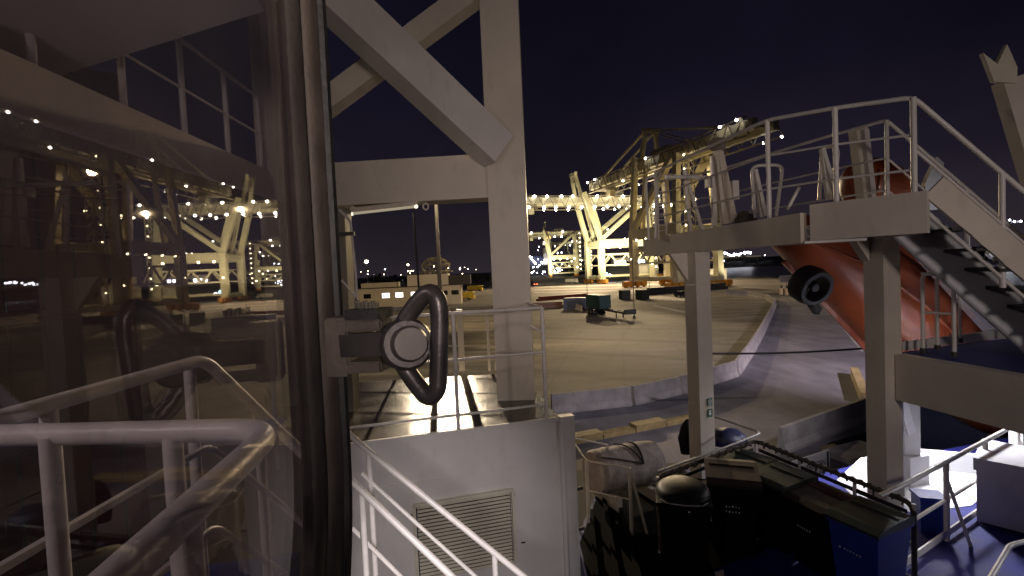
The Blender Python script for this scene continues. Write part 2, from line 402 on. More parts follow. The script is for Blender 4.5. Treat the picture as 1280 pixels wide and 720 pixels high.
# latch: bracket, forked lugs, hub, swing bolt and the D-shaped handle
D0 = 0.80
lt = emit('latch', nb(), 'brown_steel', win)
bm = nb()
bar(bm, P(414, 432, 0.80), P(442, 431, 0.80), 0.055, 0.094)
bar(bm, P(430, 406, 0.80), P(484, 404, 0.79), 0.05, 0.018)
bar(bm, P(430, 457, 0.80), P(484, 455, 0.79), 0.05, 0.018)
bmesh.ops.recalc_face_normals(bm, faces=bm.faces)
es = [e for e in bm.edges if len(e.link_faces) == 2]
bmesh.ops.bevel(bm, geom=es, offset=0.003, segments=2, affect='EDGES')
off = OFF[lt.name]; bmesh.ops.translate(bm, vec=-off, verts=bm.verts)
bm.to_mesh(lt.data); bm.free()
emit('swing_bolt', bar(nb(), P(432, 431, 0.785), P(492, 428, 0.755), 0.03, 0.036), 'dog', lt, bevel=0.003)
emit('hinge_block', bar(nb(), P(441, 392, 0.80), P(482, 391, 0.79), 0.055, 0.016), 'rubber', lt, bevel=0.003)
bm = nb()
for k in range(6): bar(bm, P(446 + 5 * k, 385, 0.80), P(446 + 5 * k, 376 + (k % 2) * 2, 0.80), 0.003, 0.02, up=(0, 1, 0))
emit('spring', bm, 'dark_steel', lt)
hub = P(508, 430, 0.76); toward = (EYE - hub).normalized()
toward = (toward + V((0.18, 0, 0))).normalized()
bm = nb(); tube(bm, [hub - toward * 0.045, hub - toward * 0.040, hub + toward * 0.008, hub + toward * 0.014], [0.036, 0.041, 0.041, 0.036], 28)
emit('hub', bm, 'dog', lt, True)
bm = nb(); tube(bm, [hub, hub + toward * 0.034, hub + toward * 0.040], [0.0275, 0.0275, 0.024], 28)
emit('hub_cap', bm, 'steel_worn', lt, True)
hp = [(500, 416, .765), (508, 398, .765), (524, 376, .76), (537, 366, .755), (547, 376, .75), (549.5, 400, .75), (549, 430, .75), (548, 470, .75), (546, 487, .75), (536, 496, .755), (524, 484, .76), (508, 462, .765), (500, 446, .765)]
pts = []
for i in range(len(hp) - 1):
    p0, p1, p2, p3 = (hp[max(i - 1, 0)], hp[i], hp[i + 1], hp[min(i + 2, len(hp) - 1)])
    for k in range(5):
        t = k / 5
        pts.append(P(*[0.5 * ((2 * b) + (-a + c) * t + (2 * a - 5 * b + 4 * c - d) * t * t + (-a + 3 * b - 3 * c + d) * t ** 3) for a, b, c, d in zip(p0, p1, p2, p3)]))
pts.append(P(*hp[-1]))
emit('handle', tube(nb(), pts, 0.0142, 16), 'dog', lt, True)

# ------------------------------------------------------------------ rails right outside the window (seen through the glass)
zr = 9.5 - 0.293
near = [G(-170, 548, zr), G(150, 541, zr), G(345, 536, zr), G(135, 735, zr), G(20, 850, zr)]
t = thing('handrail', 'thick white handrail bending back sharply close behind the window glass', 'railing', V(near[2]) - V((0, 0, 1.0)))
emit('top_rail', tube(nb(), rnd(near, 0.10, 8), 0.0225, 16), 'rail', t, True)
for q in (G(62, 545, zr), G(232, 640, zr), G(215, 540, zr)):
    emit('post', cyl(nb(), q, q - V((0, 0, 1.0)), 0.018), 'rail', t, True)
emit('mid_rail', tube(nb(), rnd([p - V((0, 0, .42)) for p in near], 0.1, 6), 0.014, 10), 'rail', t, True)
c0 = G(-60, 541, zr); c1 = G(255, 449, zr)
top = [c0, c1, P(350, 540, 2.15), P(392, 580, 2.2)]
t = rail('white landing railing whose top rail turns down at a sharp corner, behind the glass', top, [G(236, 453, zr), G(60, 506, zr), P(322, 513, 2.1)], 1.0, (0.34, 0.66), 0.0225, 0.02, bend=0.06, base=V(c1) - V((0, 0, 1)))
# grey walkway floor they stand on
tag(emit('side_walkway', prism(nb(), [(-3.2, 0.2, 8.2), (-0.75, 0.1, 8.2), (-0.62, 1.2, 8.2), (-1.0, 2.3, 8.2), (-3.2, 1.9, 8.2)], (0, 0, -0.06)), 'deck_blue'), kind='structure')

# stair rails running down to the right under the latch
t = thing('stair_handrail', 'white double stair railing sloping down to the right in front of the louvred wall', 'railing', P(470, 720, 3.2))
emit('top_rail', tube(nb(), rnd([P(412, 520, 3.3), P(452, 557, 3.25), P(650, 717, 3.15), P(700, 757, 3.1)], .05), 0.020, 12), 'rail', t, True)
emit('mid_rail', tube(nb(), [P(452, 592, 3.25), P(610, 735, 3.15)], 0.013, 8), 'rail', t, True)
emit('mid_rail', tube(nb(), [P(438, 600, 2.95), P(580, 735, 2.85)], 0.021, 12), 'rail', t, True)
emit('mid_rail', tube(nb(), [P(440, 660, 3.0), P(520, 740, 2.95)], 0.013, 8), 'rail', t, True)
for a in ((461, 565, 3.25), (618, 692, 3.17), (452, 612, 2.95)):
    q = P(*a); emit('post', cyl(nb(), q, q - V((0, 0, 1.0)), 0.019), 'rail', t, True)

# ------------------------------------------------------------------ deckhouse below the window
ZR = 7.55
FL, FR = G(380, 561, ZR), G(698, 521, ZR)
BR, BL = G(648, 466, ZR), G(330, 485, ZR)
dh = thing('deckhouse', 'white painted deckhouse block with a flat worn roof and a louvred front', 'deckhouse', lvl(lerp(FL, FR, .5), 5.0))
fd = (FR - FL).normalized(); fn = V((fd.y, -fd.x, 0))          # outward normal of the front wall
emit('wall', prism(nb(), [lvl(p, 4.6) for p in (FL, FR, BR, BL)], (0, 0, ZR - 4.6 - 0.015)), 'white', dh, bevel=0.012)
emit('roof', prism(nb(), [lvl(p, ZR - 0.013) for p in (FL + (BL - FL) * .008, FR + (BR - FR) * .008, BR, BL)], (0, 0, 0.016)), 'deck_grey', dh)
bm = nb(); q = FR + fd * 0.10
bar(bm, lvl(q, 4.6), lvl(q, ZR + 0.01), 0.20, 0.12, up=fn)
emit('corner_pillar', bm, 'white', dh, bevel=0.03)
q = FR + fd * 0.01 + fn * 0.075
emit('downpipe', cyl(nb(), lvl(q, 4.6), lvl(q, ZR - 0.05), 0.035), 'white', dh, True)
for zz in (6.55, 6.0):
    emit('bolt', cyl(nb(), lvl(FR + fd * .2, zz), lvl(FR + fd * .30, zz), 0.022), 'dark_steel', dh, True)
# louvre
la, lb = 0, 0
def on_front(px, py):
    r = ray(px, py); n = fn; k = (FL - EYE).dot(n) / r.dot(n); return EYE + r * k
A, B = on_front(517, 632), on_front(640, 612); C = on_front(648, 735)
wv = (B - A); wv.z = 0; wv = fd * wv.dot(fd); hz = min(A.z, B.z) + 0.01; hb = hz - 0.95
lv = emit('louvre', nb(), 'louvre', dh)
tag(emit('louvre_gap_shade', bar(nb(), lvl(A + wv * .02 + fn * .004, (hz + hb) / 2), lvl(A + wv * .98 + fn * .004, (hz + hb) / 2), .006, hz - hb), 'ink', dh))  # black plate that paints the shade into the slat gaps
bm = nb()
ctr = A + wv * .5
for s in (0, 1):
    p = A + wv * s + fn * 0.02; bar(bm, lvl(p, hb), lvl(p, hz), 0.035, 0.06, up=fn)
bar(bm, lvl(A + fn * .02, hz), lvl(A + wv + fn * .02, hz), 0.06, 0.035)
for k in range(20):
    z = hz - 0.04 - k * 0.047
    a, b = A + wv * 0.03 + fn * 0.022, A + wv * 0.97 + fn * 0.022
    bar(bm, lvl(a, z), lvl(b, z), 0.034, 0.007, up=(fn * 0.5 + V((0, 0, .85))))
bmesh.ops.recalc_face_normals(bm, faces=bm.faces)
bmesh.ops.translate(bm, vec=-OFF[dh.name], verts=bm.verts); bm.to_mesh(lv.data); bm.free()
for px, py in ((641, 617), (514, 645)):
    q = on_front(px, py); emit('louvre_catch', box(nb(), q + fn * .03, (0.03, 0.03, 0.05), math.atan2(fd.y, fd.x)), 'dark_steel', dh)
q = on_front(660, 560)
emit('weld_seam', bar(nb(), lvl(FL + fn * .002, 6.98), lvl(FR + fn * .002, 6.98), .012, .012), 'white', dh)
emit('roof_lip', bar(nb(), lvl(FL + fn * .012, ZR - .02), lvl(FR + fn * .012, ZR - .02), .035, .05), 'white', dh, bevel=.006)
q = on_front(654, 678); emit('label_plate', box(nb(), q + fn * .004, (0.055, 0.008, 0.016), math.atan2(fd.y, fd.x)), 'ink', dh)

# railings on the deckhouse roof
def on_level(px, py, z): return G(px, py, z)
fr0, fr1 = on_level(573, 536, ZR), on_level(683, 522, ZR)
H = 1.08
def above(p, px, py):                   # the point of the vertical through p that shows in row py
    r = ray(px, py); d = p.y / r.y; return V((p.x, p.y, EYE.z + r.z * d))
a0 = above(fr0, 562, 394); a1 = above(fr1, 669, 383)
ext = a0 + (a0 - a1) * 1.2
t = thing('handrail', 'white guard railing along the front edge of the deckhouse roof', 'railing', fr0)
zt = (a0.z + a1.z) / 2
emit('top_rail', tube(nb(), rnd([lvl(ext, zt), lvl(a0, zt), lvl(a1, zt), lvl(a1 + (BR - FR) * .5, zt)], .05), 0.022, 12), 'rail', t, True)
for k in (0.40, 0.88):
    emit('mid_rail', tube(nb(), [lvl(ext, zt - k * (zt - ZR)), lvl(a1, zt - k * (zt - ZR))], 0.018, 10), 'rail', t, True)
for q in (fr0, fr1):
    emit('post', cyl(nb(), lvl(q, ZR), lvl(q, zt), 0.026), 'rail', t, True)
q = lvl(fr1, zt - .33); emit('stub_rail', cyl(nb(), q, q + V((-.16, -.02, .10)), 0.014), 'rail', t, True)
# back railing of the roof, with the thicker posts against the lit quay
bz = ZR + 1.1
bk = [lvl(G(px, 463, ZR), bz) for px in (430, 500, 545, 578, 612, 640)]
t = rail('brown-lit railing with thick square posts along the far edge of the deckhouse roof', [bk[0], bk[-1]], [], 1.1, (0.28, 0.55, 0.8), 0.020, m='cream', base=G(580, 463, ZR))
for p, w in zip(bk[1:], (0.05, 0.09, 0.11, 0.05, 0.05)):
    emit('post', bar(nb(), p - V((0, 0, 1.1)), p + V((0, 0, 0.12 if w > .08 else 0)), w, w), 'cream', t, bevel=0.008)
q = bk[4]; emit('ladder', bar(nb(), q + V((.12, 0, -1.1)), q + V((.2, 0, 0)), 0.04, 0.04), 'cream', t)

# ------------------------------------------------------------------ gantry frame above the deckhouse
gf = thing('gantry_frame', 'cream steel gantry of two columns, a crossbeam and crossed braces against the sky', 'gantry', G(645, 498, ZR))
cb = G(646, 496, ZR); dcol = cb.y
emit('column', bar(nb(), lvl(cb, ZR), lvl(cb, 13.6), 0.56, 0.44, up=(0.06, 1, 0)), 'cream', gf, bevel=0.02)
cl = P(352, 300, dcol + 0.25)
emit('column', bar(nb(), lvl(cl, ZR - 1), lvl(cl, 13.8), 0.42, 0.40, up=(0.06, 1, 0)), 'cream', gf, bevel=0.02)
pa, pb = P(355, 236, dcol + 0.22), P(618, 223, dcol + 0.02)
zb = (pa.z + pb.z) / 2
bm = nb(); bar(bm, lvl(pa, pa.z), lvl(pb, pa.z), 0.34, 0.64)
xb = emit('crossbeam', bm, 'cream', gf, bevel=0.015)
emit('flange', bar(nb(), lvl(pa, pa.z - .325), lvl(pb, pa.z - .325), 0.46, 0.022), 'cream', xb)
# far diagonal (rises to the right), near diagonal (rises to the left, box section seen from below)
emit('brace', bar(nb(), P(352, 172, dcol + .32), P(625, -32, dcol + .12), 0.30, 0.33), 'cream', gf, bevel=0.012)
emit('brace', bar(nb(), P(622, 190, dcol - .22), P(390, -28, dcol - 1.35), 0.44, 0.50), 'white', gf, bevel=0.015)
# tube lamp under the crossbeam
l0, l1 = P(440, 267, dcol + .05), P(520, 258, dcol - .02)
tl = thing('tube_lamp', 'slim tube lamp hanging under the cream crossbeam', 'lamp', lerp(l0, l1, .5))
emit('housing', bar(nb(), l0 + V((0, 0, .045)), l1 + V((0, 0, .045)), 0.16, 0.06), 'cream', tl, bevel=0.01)
emit('diffuser', cyl(nb(), l0, l1, 0.022), 'e_strip', tl, True)
for q in (l0, l1): emit('end_cap', ball(nb(), q, 0.033, 2), 'e_tip', tl, True)
for q in (lerp(l0, l1, .02), lerp(l0, l1, .98)): emit('bracket', bar(nb(), q + V((0, 0, .07)), q + V((0, 0, .15)), 0.05, 0.05), 'cream', tl)
# small eye plate and dangling cable under the beam
q = P(532, 254, dcol); tag(rebase(emit('eye_plate', tube(nb(), [q + V((math.cos(a) * .04, 0, -.05 + math.sin(a) * .05)) for a in [2 * PI * k / 10 for k in range(10)]], .012, 6, True), 'cream', None, True), q), 'small round eye plate under the crossbeam beside the tube lamp', 'eye plate')
tag(rebase(emit('hanging_cable', tube(nb(), [P(517, 262, dcol), P(519, 300, dcol), P(524, 366, dcol + .02)], 0.016, 8), 'strap', None, True), P(517, 262, dcol)), 'thin black cable hanging straight down from the tube lamp', 'cable')
# dark equipment post at the left edge of the opening
q = P(432, 400, dcol - .3)
ep = thing('service_post', 'dark steel service post with a bent conduit just right of the window frame', 'post', lvl(q, ZR))
emit('column', bar(nb(), lvl(P(428, 440, dcol - .3), ZR), P(420, 262, dcol - .3), 0.34, 0.3, up=(0, 1, 0)), 'crane_dark', ep, bevel=0.02)
emit('conduit', tube(nb(), rnd([P(424, 262, dcol - .5), P(438, 276, dcol - .5), P(445, 345, dcol - .5), P(446, 372, dcol - .5)], .06), 0.018, 8), 'rail', ep, True)
emit('stay', cyl(nb(), P(427, 350, dcol - .5), P(448, 375, dcol - .5), .014), 'rail', ep, True)
emit('clamp', bar(nb(), P(418, 293, dcol - .5), P(443, 292, dcol - .5), 0.05, .05), 'dark_steel', ep)

# ------------------------------------------------------------------ walkway beam, overhang and containers behind the glass
ZB = 10.85
b0, b1 = P(318, 233, 6.75), lvl(P(-120, 60, 2.7), 0)
b1 = V((-3.3, 2.6, b0.z)); 
sw = thing('walkway_beam', 'deep pale walkway girder running overhead to the upper left behind the glass', 'walkway', b1)
emit('girder', bar(nb(), b0, b1, 0.42, 0.42), 'cream', sw, bevel=0.012)
emit('flange', bar(nb(), b0 + V((.02, 0, -.222)), b1 + V((.02, 0, -.222)), 0.62, 0.022), 'white', sw)
dv = (b1 - b0)
ra = [b0 + dv * k + V((0.12, 0.05, .2)) for k in (0.02, .22, .42, .62, .82)]
rail('white pipe railing standing on the overhead walkway girder behind the glass', [p + V((0, 0, 1.0)) for p in (ra[0], ra[-1])], [p + V((0, 0, 1.0)) for p in ra], 1.0, (0.5,), 0.022, 0.028, base=ra[0])
ov = [G(330, 14, 11.25), G(64, 98, 11.25), G(-60, 86, 11.25), V((-3.6, 1.0, 11.25)), V((-1.2, 1.6, 11.25))]
tag(rebase(emit('roof_overhang', prism(nb(), ov, (0, 0, .25)), 'white'), ov[1]), 'grey underside of a steel roof overhang in the top left corner of the window', 'overhang')

cr = thing('shipping_container', '', 'container', (0, 0, 0), 'dark containers stacked behind the window glass')
def container(root, L, m, lock='dark_steel'):
    bm = nb(); W, Hh = 2.44, 2.59
    # corrugated shell
    def wall(ax, n, length, at, sgn):
        prev = None
        for i in range(n * 4 + 1):
            u = -length / 2 + length * i / (n * 4); dpt = 0.0 if (i % 4) in (0, 1) else 0.035
            c = at - sgn * (0.02 + dpt)
            p0, p1 = ((c, u, 0.12), (c, u, Hh - .12)) if ax == 'x' else ((u, c, 0.12), (u, c, Hh - .12))
            v = (bm.verts.new(p0), bm.verts.new(p1))
            if prev: bm.faces.new((prev[0], v[0], v[1], prev[1]))
            prev = v
    n = max(4, int(L / 0.3))
    wall('x', n, L - .2, W / 2, 1); wall('x', n, L - .2, -W / 2, -1); wall('y', 8, W - .2, L / 2, 1)
    box(bm, (0, 0, Hh - .03), (W - .1, L - .1, .04)); box(bm, (0, 0, .06), (W - .1, L - .1, .04))
    emit('shell', bm, m, root)
    bm = nb()
    for sx in (-1, 1):
        for z in (.06, Hh - .06): bar(bm, (sx * (W / 2 - .05), -L / 2, z), (sx * (W / 2 - .05), L / 2, z), .10, .12)
        for sy in (-1, 1): box(bm, (sx * (W / 2 - .08), sy * (L / 2 - .08), Hh / 2), (.155, .155, Hh - .01))
    for sy in (-1, 1):
        for z in (.06, Hh - .06): bar(bm, (-W / 2 + .1, sy * (L / 2 - .05), z), (W / 2 - .1, sy * (L / 2 - .05), z), .11, .125)
    emit('corner_frame', bm, m, root)
    for s in (-1, 1):
        d = emit('door', box(nb(), (s * .535, -L / 2 + .06, Hh / 2), (1.05, .05, Hh - .28)), m, root, bevel=.008)
        bm = nb()
        for k in (-.28, .28): cyl(bm, (s * .535 + k, -L / 2 + .01, .12), (s * .535 + k, -L / 2 + .01, Hh - .12), .022, seg=8)
        emit('lock_rod', bm, lock, d)
container(cr, 6.06, 'cont_red')
cb2 = thing('shipping_container', '', 'container', (0, 0, 0), 'dark containers stacked behind the window glass')
container(cb2, 6.06, 'cont_brown')
cp0 = P(165, 300, 11.0); rots = 0.68
ux, uy = math.cos(rots), math.sin(rots)
names = ('bottom', 'second', 'third', 'topmost')
k = 0
for col in range(3):
    for row in range(4):
        x = cp0.x - (1.25 + col * 2.52) * ux - 3.0 * -uy * -1; y = cp0.y - (1.25 + col * 2.52) * uy + 3.0 * ux
        x = cp0.x - (1.25 + col * 2.52) * ux - uy * 3.03; y = cp0.y - (1.25 + col * 2.52) * uy + ux * 3.03
        z = 9.5 - 5.75 + row * 2.62
        src = cr if (col + row) % 2 == 0 else cb2
        c_ = 'dark red' if src is cr else 'dark brown'
        lab = '%s container, %s in the %s stack left of the window frame' % (c_, names[row], ('first', 'second', 'third')[col])
        if col + row < 2 and k < 2 and not src.get('label'):
            src.location = V((x, y, z)); src.rotation_euler = (0, 0, rots); src['label'] = lab; k += 1
        else:
            dup(src, (x, y, z), rots, lab)
# ------------------------------------------------------------------ boarding platform on posts, right
ZP = 10.02
ZD = 5.7
SC = (9.5 - ZD) / 4.8      # lower deck distances follow its level
pB, pA, pC = G(806, 299, ZP), G(1004, 266, ZP), G(1160, 241, ZP + .06)
inw = V((1.30, .35, 0))                          # walkway depth, away from the camera side
pl = thing('boarding_platform', 'cream steel boarding platform with a deep edge girder standing on two posts', 'platform', lvl(pA, ZD))
def fascia(a, b, z0, z1, w=.10): return bar(nb(), lvl(a, (z0 + z1) / 2), lvl(b, (z0 + z1) / 2), w, z1 - z0)
ab = (pB - pA).normalized()
emit('edge_girder', fascia(pA, pB, ZP - .35, ZP, .08), 'cream', pl, bevel=.008)
emit('edge_girder', fascia(pA + V((.06, -.06, 0)), pC, ZP - .33, ZP + .08, .10), 'cream', pl, bevel=.008)
pAi, pBi = pA + V((1.35, 1.1, 0)), pB + V((1.35, 0.3, 0))
emit('deck_plate', prism(nb(), [lvl(p, ZP - .20) for p in (pA + V((.05, .02, 0)), pC + V((-.03, .05, 0)), pC + V((.35, 1.1, 0)), pAi, pBi, pB + V((.05, -.02, 0)))], (0, 0, .05)), 'white', pl)
emit('edge_girder', fascia(pB, pBi, ZP - .35, ZP - .002, .08), 'cream', pl)
emit('edge_girder', fascia(pAi + V((.3, 0, 0)), pBi, ZP - .30, ZP - .05, .08), 'cream', pl)
emit('edge_girder', fascia(pC + V((.02, .07, 0)), pC + V((.35, 1.1, 0)), ZP - .33, ZP + .078, .08), 'cream', pl)
emit('step_bracket', bar(nb(), lvl(pA + V((.04, .10, 0)), ZP - .345), lvl(pA + V((.60, -.12, 0)), ZP - .345), .3, .03), 'white', pl)
# posts
q1 = G(874, 566, ZD); q1 = lvl(P(873, 400, 8.2), ZD)
p1 = emit('post', bar(nb(), lvl(q1, ZD), lvl(q1, ZP - .30), .29, .29, up=(-.35, 1, 0)), 'cream', pl, bevel=.015)
emit('gusset', prism(nb(), [lvl(q1 + V((-.14, 0, 0)), ZP - .36), lvl(q1 + V((-.44, .0, 0)), ZP - .36), lvl(q1 + V((-.14, 0, 0)), ZP - .85)], (0, .14, 0)), 'cream', p1)
emit('flange', box(nb(), lvl(q1, 9.13), (.36, .33, .016), -.25), 'cream', p1)
q2 = lvl(P(1103, 400, 6.1), ZD)
p2 = emit('post', bar(nb(), lvl(q2, ZD), lvl(q2, ZP - .26), .25, .27, up=(-.2, 1, 0)), 'cream', pl, bevel=.015)
emit('gusset', prism(nb(), [lvl(q2 + V((-.15, 0, 0)), ZP - .30), lvl(q2 + V((-.34, .0, 0)), ZP - .30), lvl(q2 + V((-.15, 0, 0)), ZP - .60)], (0, .14, 0)), 'cream', p2)
emit('head_plate', bar(nb(), lvl(q2 + V((-.25, .1, 0)), ZP - .28), lvl(q2 + V((.45, .0, 0)), ZP - .28), .3, .05), 'white', pl)

# two green safety signs on the nearer face of the left post
d1 = (EYE - q1); d1.z = 0; d1.normalize()
xl = V((1, .35, 0)).normalized(); nl = V((.35, -1, 0)).normalized()
for zz, lab, kind in ((None, 'upper green and white safety sign on the cream platform post', 0), (None, 'lower green and white safety sign on the cream platform post', 1)):
    c = above(q1 + nl * .149 + xl * .05, 880, 503 if kind == 0 else 516.5)
    s = thing('safety_sign', lab, 'sign', c)
    def rect(w, h, dx, dz, lift, m, nm, par):
        cc = c + xl * dx + V((0, 0, dz)) + nl * lift
        bm = nb(); vs = [bm.verts.new(cc + xl * (sx * w / 2) + V((0, 0, sy * h / 2)) + nl * o) for o in (0, .003) for sx, sy in ((-1, -1), (1, -1), (1, 1), (-1, 1))]
        for f in ((0, 3, 2, 1), (4, 5, 6, 7), (0, 1, 5, 4), (1, 2, 6, 5), (2, 3, 7, 6), (3, 0, 4, 7)): bm.faces.new([vs[i] for i in f])
        return emit(nm, bm, m, par)
    rect(.105, .135, 0, 0, .004, 'sign_green', 'plate', s)
    if kind == 0:
        bm = nb(); tube(bm, [c + xl * (math.cos(a) * .026) + V((0, 0, .014 + math.sin(a) * .026)) + nl * .009 for a in [2 * PI * k / 16 for k in range(16)]], .010, 6, True)
        emit('pictogram', bm, 'sign_white', s)
        rect(.07, .012, 0, -.046, .007, 'sign_white', 'pictogram_bar', s)
    else:
        bm = nb()
        cc = c + V((0, 0, .005)) + nl * .008
        prism(bm, [cc + xl * a + V((0, 0, b)) for a, b in ((-.028, .03), (-.01, .045), (.012, .045), (.03, .028), (.014, .012), (.03, -.02), (.010, -.04), (-.016, -.036), (-.030, -.012), (-.012, .006))], nl * .003)
        emit('pictogram', bm, 'sign_white', s)

# front railing of the platform: posts by eye, corner, then the slope down the stair
RH = 1.12
def rtop(px, py, base): return above(base, px, py)
line = []
def onedge(a, b, px):                     # where the edge a-b shows in picture column px
    lo, hi = 0.0, 1.0
    for _ in range(40):
        m_ = (lo + hi) / 2; p = lerp(a, b, m_)
        v = p - EYE; x = 640 + FPX * v.dot(_RT) / v.dot(_F)
        if (x < px) == (b.x / b.y > a.x / a.y): lo = m_
        else: hi = m_
    return lerp(a, b, lo)
fp = [onedge(pB, pA, 822), onedge(pB, pA, 905), onedge(pB, pA, 962)]
gp = [onedge(pA, pC, 1046), onedge(pA, pC, 1143)]
tops = [above(fp[0], 822, 215), above(fp[2], 957, 150), above(gp[0], 1042, 135), above(gp[1], 1134, 122)]
st_dir = V((1.0, -.12, -1.02))
slope = [tops[-1] + st_dir * k for k in (0.12, 2.2)]
t = thing('handrail', 'white guard railing along the outer edge of the boarding platform and down the stair', 'railing', lvl(fp[2], ZP))
emit('top_rail', tube(nb(), rnd(tops + slope, .14, 5), .024, 12), 'rail', t, True)
for k in (.36, .70):
    emit('mid_rail', tube(nb(), rnd([p - V((0, 0, (p.z - ZP) * k)) for p in tops], .1, 4), .013, 8), 'rail', t, True)
for k in (.45, .92):
    emit('mid_rail', tube(nb(), [p - V((0, 0, RH * k)) for p in [tops[-1]] + slope], .015, 8), 'rail', t, True)
for p in tops:
    emit('post', cyl(nb(), p, lvl(p, ZP - .02), .027), 'rail', t, True)
for k in (0.78, 1.5):
    p = tops[-1] + st_dir * k; emit('post', cyl(nb(), p, p - V((0, 0, RH + .0)), .025), 'rail', t, True)
# back railing: white top rail and its branch down the stair
z2 = ZP + 1.16
bt = [P(815, 247, 10.2), P(901, 217, 9.0), P(960, 196, 7.9), P(1035, 172, 6.9), P(1108, 147, 6.2)]
bt = [lvl(p, z2) for p in bt]
sl2 = [bt[-1] + st_dir * k for k in (.10, 2.6)]
t = thing('handrail', 'bright white guard railing along the inner edge of the boarding platform', 'railing', lvl(bt[-1], ZP))
emit('top_rail', tube(nb(), rnd(bt + sl2, .14, 5), .022, 12), 'rail', t, True)
for k in (.42, .78):
    emit('mid_rail', tube(nb(), rnd([p - V((0, 0, RH * k)) for p in bt + sl2], .12, 4), .013, 8), 'rail', t, True)
for p in (bt[1], bt[4], bt[4] + st_dir * .9, bt[4] + st_dir * 1.7):
    emit('post', cyl(nb(), p, p - V((0, 0, 1.2)), .024), 'rail', t, True)
# braced stanchions (A shaped) and bent end loops on the walkway
def stanchion(px, py, d, pxb, pyb, lab, w=.055):
    a = P(px, py, d); t = thing('braced_stanchion', lab, 'stanchion', P((px + pxb) / 2, pyb, d), 'braced stanchions on the boarding platform')
    emit('upright', bar(nb(), P(px + 8, pyb + 2, d), a, w, w, up=(0, 1, 0)), 'rail', t, bevel=.008)
    emit('raker', bar(nb(), P(pxb, pyb, d - .1), a, w * .9, w * .9, up=(0, 1, 0)), 'rail', t, bevel=.008)
stanchion(855, 212, 8.6, 878, 288, 'leftmost braced white stanchion on the boarding platform walkway')
stanchion(944, 212, 7.4, 957, 270, 'slim braced white stanchion at the corner of the boarding platform')
stanchion(1028, 186, 6.4, 1046, 248, 'braced white stanchion left of the orange boat cupola')
# davit arm with its sheave head and white motor box
dv_ = thing('boat_davit', 'raked cream davit with a sheave head and a white box on the platform', 'davit', P(910, 280, 8.0))
emit('leg', bar(nb(), P(906, 280, 8.0), P(896, 186, 8.0), .10, .10, up=(0, 1, 0)), 'cream', dv_, bevel=.01)
emit('leg', bar(nb(), P(917, 278, 7.9), P(899, 190, 8.0), .10, .10, up=(0, 1, 0)), 'cream', dv_, bevel=.01)
emit('leg', bar(nb(), P(893, 283, 8.1), P(891, 195, 8.1), .07, .07, up=(0, 1, 0)), 'rail', dv_, bevel=.01)
q = P(897, 181, 8.0); emit('sheave', cyl(nb(), q - V((.07, .05, 0)), q + V((.07, .05, 0)), .11), 'crane_dark', dv_, True)
emit('motor_box', box(nb(), P(918, 238, 7.9), (.10, .12, .30)), 'white', dv_, bevel=.015)
emit('motor_box', box(nb(), P(889, 228, 8.2), (.16, .14, .16)), 'white', dv_, bevel=.015)
emit('crossbar', cyl(nb(), P(832, 221, 8.3), P(885, 222, 8.3), .035), 'white', dv_, True)
def loop(pts, lab, r=.024):
    t = tag(rebase(emit('rail_loop', tube(nb(), rnd([P(*p) for p in pts], .12, 5), r, 10), 'rail', None, True), P(*pts[0])), lab, 'rail loop', 'bent pipe loops on the boarding platform')
loop([(811, 300, 9.0), (807, 222, 9.0), (820, 219, 9.0), (819, 298, 9.0)], 'narrow upright pipe loop at the left end of the platform')
loop([(944, 272, 7.2), (939, 207, 7.2), (979, 206, 7.0), (970, 270, 7.0)], 'wide bent pipe loop standing at the platform corner')
loop([(1024, 250, 6.6), (1028, 183, 6.6), (1048, 183, 6.4), (1042, 246, 6.4)], 'bent pipe loop left of the orange boat cupola')
# ladder cage column (lattice) at the left end
t = thing('cage_ladder', 'narrow white lattice ladder with a bulging head at the left end of the platform', 'ladder', P(827, 299, 9.3))
bm = nb()
for px in (823, 833):
    tube(bm, rnd([P(px, 300, 9.3), P(px - 1, 225, 9.3), P(px + 3 if px < 830 else px - 3, 216, 9.3)], .1), .018, 8)
emit('stile', bm, 'rail', t, True)
for k in range(11): emit('rung', cyl(nb(), P(823, 296 - 7 * k, 9.3), P(833, 295 - 7 * k, 9.3), .010, seg=6), 'rail', t)
# small bundle of gear on the walkway
bm = nb(); ball(bm, P(930, 272, 7.6), .11, 2); ball(bm, P(940, 274, 7.5), .08, 2); ball(bm, P(925, 276, 7.6), .08, 2)
tag(rebase(emit('rope_bundle', bm, 'rope', None, True), P(930, 278, 7.6)), 'small lumpy bundle of rope lying on the boarding platform', 'rope bundle')
t = tag(rebase(emit('lever', bar(nb(), P(984, 262, 6.0), P(999, 234, 6.0), .03, .03), 'rail', None), P(984, 262, 6)), 'short slanted white lever rising beside the platform step', 'lever')

# pillar and bright tip behind the platform (boat davit heads)
t = thing('boat_pillar', 'square cream pillar rising behind the platform between its two railings', 'pillar', P(1080, 246, 7.2))
emit('shaft', bar(nb(), P(1084, 262, 7.2), P(1072, 160, 7.2), .17, .17, up=(0, 1, 0)), 'cream', t, bevel=.01)
emit('side_plate', bar(nb(), P(1090, 262, 7.1), P(1079, 163, 7.1), .07, .14, up=(0, 1, 0)), 'white', t, bevel=.01)

